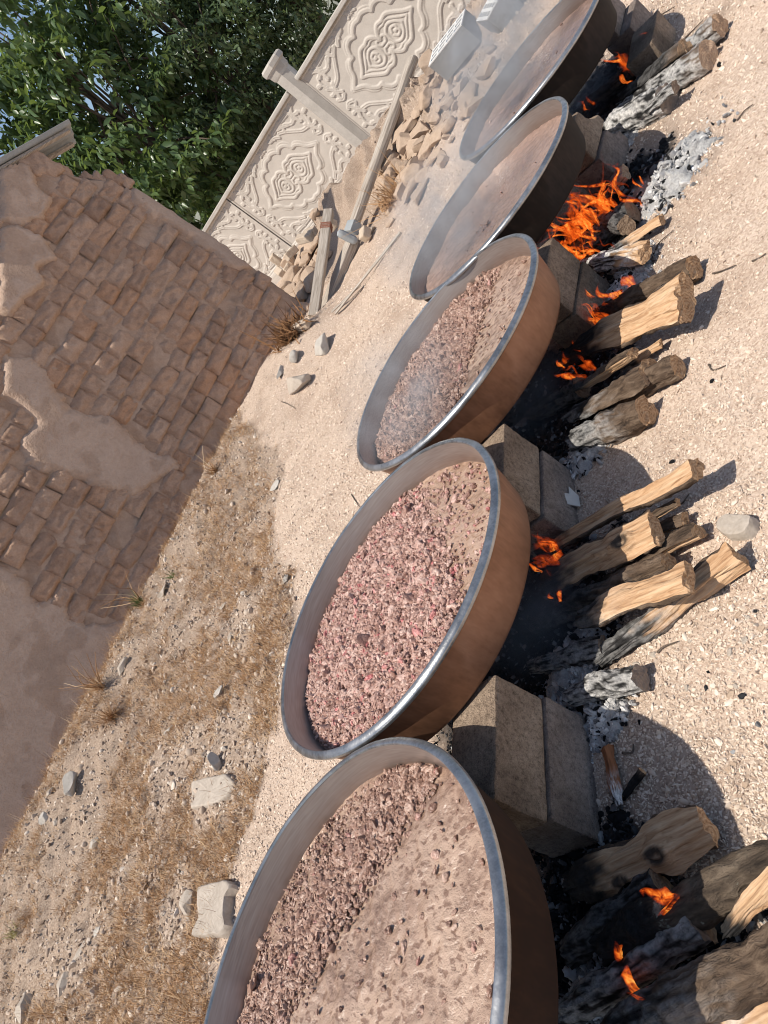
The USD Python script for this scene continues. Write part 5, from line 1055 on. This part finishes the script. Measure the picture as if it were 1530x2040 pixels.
    for i, (px, k) in enumerate([((1435, 130), 12), ((1408, 1372), 11), ((1480, 1388), 14), ((1512, 1445), 12), ((1412, 1340), 8), ((1420, 760), 10), ((1508, 1218), 8), ((1340, 922), 10), ((1246, 1592), 9), ((1390, 1150), 9), ((1465, 240), 9), ((1462, 1500), 9), ((1245, 1445), 12), ((1275, 1440), 8)]):
        rock('charcoal_lump', 'small black lump of charcoal lying loose on the pale chips', px, k * pxm(atg(*px)), CHARCOAL, 60 + i, (1.3, .9, .8), 'charcoal', 'loose charcoal lumps on the chips', .15)
    rng = np.random.default_rng(77)
    for i in range(30):
        px = (float(rng.uniform(1230, 1525)), float(rng.uniform(1150, 1640)))
        rock('stone_chip', 'small pale chip of stone larger than the rest on the open ground', px, rng.uniform(8, 20) * pxm(atg(*px)), CLOD if i % 2 else STONE, 90 + i, (1.1, .8, .5), 'stone', 'larger pale chips on the open ground', .3)
    # clods of dried mud on the heap before the fence
    for i in range(140):
        u = rng.uniform(0, 1); v = rng.normal(0, 1)
        if i < 90: px = (770 + 150 * u + 26 * v, 385 - 230 * u + 26 * rng.normal(0, 1) + 12)
        else: px = (568 + 75 * u + 14 * v, 640 - 170 * u + 24 * rng.normal(0, 1))
        rock('mud_clod', ('flaky lump of dried mud on the heap in front of the concrete fence', 'crumbled piece of mud brick in the rubble at the end of the mud wall')[i >= 90], px, rng.uniform(16, 60) * pxm(atg(*px)), CLOD, 200 + i, [(1.2, .9, .6), (1.3, .75, .45), (1.0, .9, .75)][i % 3], 'clod', ('mud clods before the fence', 'crumbled mud at the wall end')[i >= 90], .2)
    for i, (px, up, sz, yaw, tl, lab) in enumerate([
        ((520, 560), .10, (.12, .14, .26), .4, .0, 'upright tan brick at the end of the mud wall, nearest to it'), ((545, 562), .06, (.12, .14, .26), .5, .05, 'second tan brick leaning beside the upright one at the wall end'),
        ((560, 620), .02, (.30, .16, .12), .9, .25, 'grey brick tipped over in the shadow at the wall end'), ((585, 510), .25, (.26, .15, .13), .2, -.2, 'large tan brick on top of the rubble under the fence'),
        ((560, 525), .20, (.15, .13, .24), 1.1, .1, 'pale brick on end against the fence panel'), ((562, 545), .14, (.24, .14, .12), 1.4, .4, 'brown brick slanting out of the rubble heap'),
        ((612, 480), .28, (.28, .14, .12), 2.2, .5, 'long pale brick leaning behind the squared post'), ((622, 470), .20, (.22, .13, .12), 2.2, .4, 'dark-sided brick behind the squared post'),
        ((735, 470), .04, (.16, .12, .12), .5, .3, 'small tan brick at the foot of the long timber'), ((575, 535), .12, (.16, .10, .08), .1, .0, 'half brick in the middle of the rubble'),
        ((668, 452), .22, (.16, .12, .12), .9, .2, 'pale broken brick between the two timbers'), ((605, 655), .02, (.26, .10, .10), 2.1, .3, 'brown brick end beside the dry shrub')]):
        brick_piece(lab, px, up, sz, yaw, tl, 40 + i)
    # white potsherd
    c = at(1155, 995, .02); sh = trimesh.creation.extrude_polygon(Polygon([(0, 0), (.05, .012), (.085, .055), (.05, .05), (.045, .085), (.02, .07), (-.005, .09)]), .006, engine='earcut'); v, f = tm(sh)
    t = thing('pot_shard', 'white broken potsherd leaning on the lower block by the middle cauldron', 'shard', c - [.03, .03, 0], np.array([[.8, .6, 0], [-.3, .4, .85], [.51, -.68, .5]])); obj('body', (v, f), SHARD, t)
stones()
def twigs():
    rng = np.random.default_rng(31)
    for i, (a, b) in enumerate([((1300, 40), (1345, 12)), ((1365, 75), (1400, 40)), ((1468, 240), (1500, 208)), ((1306, 498), (1342, 458)), ((1420, 545), (1466, 528)), ((1412, 726), (1446, 728)), ((1260, 345), (1330, 312)), ((1498, 520), (1525, 505)), ((1240, 1500), (1262, 1482)), ((1310, 1300), (1350, 1278)), ((1340, 1010), (1372, 985)), ((700, 985), (716, 1010)), ((560, 800), (590, 815))]):
        p, q = atg(*a, .006), atg(*b, .008); t = thing('twig', 'thin dry brown twig lying on the pale chips', 'twig', p, group='dry twigs on the chips')
        m_ = (p + q) / 2 + rng.normal(0, .012, 3) * [1, 1, .3]; c = spline([p - p, m_ - p, q - p], 5); obj('stem', tube(c, np.linspace(.0045, .002, len(c)), 5), TRUNK, t, smooth=True)
twigs()
def weed(name, label, px, n, L, w, spread, m_, seed, cat='weed', bend=.5, twigs=0):
    c = atg(*px); t = thing(name, label, cat, c); v, f = tuft(seed, n, L, w, spread, bend); obj('blades', (v, f), m_, t, smooth=True).SetCustomDataByKey('kind', 'stuff')
    rng = np.random.default_rng(seed)
    for k in range(twigs):
        d = np.array([rng.normal(0, .5), rng.normal(0, .5), 1.0]); d /= np.linalg.norm(d); p = spline([(0, 0, 0), d * L * .6 + rng.normal(0, .03, 3), d * L * 1.3 + rng.normal(0, .06, 3)], 4); obj('stem', tube(p, np.linspace(.006, .002, len(p)), 4), m_, t, smooth=True)
weed('dry_shrub', 'brown dry shrub of crumpled leaves at the corner of the mud wall', (585, 668), 900, .085, .011, 2.2, STRAW, 1, twigs=7, bend=1.6)
weed('dry_weed', 'tall dry branching weed on the edge of the bank against the wall', (205, 1370), 60, .30, .003, .5, STRAW, 2, twigs=9)
weed('grass_tuft', 'green grass tuft growing at the edge of the bank', (285, 1205), 70, .16, .0035, .35, GREENGRASS, 3, 'grass', .3)
weed('dry_weed', 'tall straw stalks rising from the green tuft against the wall', (280, 1195), 12, .34, .0025, .5, STRAW, 4, twigs=5)
weed('grass_tuft', 'small green tuft beside the round stone on the edge of the bank', (345, 1150), 40, .08, .003, .5, GREENGRASS, 5, 'grass')
weed('dry_weed', 'tuft of dry straw at the right end of the bank below the wall', (430, 940), 90, .18, .003, .7, STRAW, 6, twigs=3)
weed('dry_shrub', 'heap of dry straw and roots in front of the long timber', (790, 390), 500, .13, .006, 2.4, STRAW, 7, twigs=14, bend=1.3)
weed('dry_weed', 'dense dry grass mat low on the edge of the bank', (225, 1430), 260, .16, .0028, 1.3, STRAW, 8)
weed('grass_tuft', 'faint green tuft low on the bank near the picture edge', (30, 1860), 50, .09, .003, .8, GREENGRASS, 9, 'grass')

# ------------------------------------------------------------------ steam and smoke
def puff(name, label, c, rad, density, col, seed, scale=4.0, lo=.42, hi=.75):
    m_ = mat(f'{name}_{seed}_look', {
        't': ('texture_coordinate', {}), 'n': ('noise_texture', {'scale': scale, 'detail': 4, 'roughness': .55, 'distortion': .6}), 'mp': ('mapping', {'scale': (1 / rad[0], 1 / rad[1], 1 / rad[2])}), 'gr': ('gradient_texture', {'gradient_type': 'spherical'}),
        'f': ('map_range', {'from_min': lo, 'from_max': hi, 'to_min': 0, 'to_max': density, 'clamp': True}), 'mu': ('math', {'math_type': 'multiply'}), 'v': ('principled_volume', {'color': col, 'anisotropy': .2})},
        [('t.object', 'n.vector'), ('t.object', 'mp.vector'), ('mp.vector', 'gr.vector'), ('n.fac', 'f.value'), ('f.result', 'mu.value1'), ('gr.fac', 'mu.value2'), ('mu.value', 'v.density')], surface=None, volume='v.volume')
    v, f = tm(trimesh.creation.icosphere(3, 1.0)); v = v * np.asarray(rad) * (1 + .15 * fb(v * 2, seed))[:, None]
    t = thing(name, label, 'steam' if name == 'steam' else 'smoke', c); obj('cloud', (v, f), m_, t, smooth=True); tag(t, kind='stuff')
puff('steam', 'white steam drifting over the farthest cauldron', (POTS[4][0] - .02, POTS[4][1], .84), (.60, .60, .36), 11.0, (.92, .92, .92), 1)
puff('steam', 'white steam drifting over the fourth cauldron', (POTS[3][0] - .15, POTS[3][1] - .05, .77), (.56, .56, .29), 8.5, (.92, .92, .92), 2)
puff('steam', 'thin steam at the left end of the middle cauldron', (POTS[2][0] - .28, POTS[2][1] - .22, .73), (.38, .38, .27), 6.0, (.92, .92, .92), 3)
puff('smoke', 'thin blue smoke over the second fire', (*(atg(1110, 1260)[:2]), .20), (.30, .30, .26), 3.6, (.5, .56, .66), 4, lo=.35)
puff('smoke', 'thin blue smoke over the middle fire', (*(atg(1100, 830)[:2]), .20), (.30, .30, .26), 3.6, (.5, .56, .66), 5, lo=.35)
puff('smoke', 'smoke over the charred logs of the far fire', (*(atg(1190, 215)[:2]), .26), (.40, .40, .34), 4.0, (.55, .58, .66), 6, lo=.35)
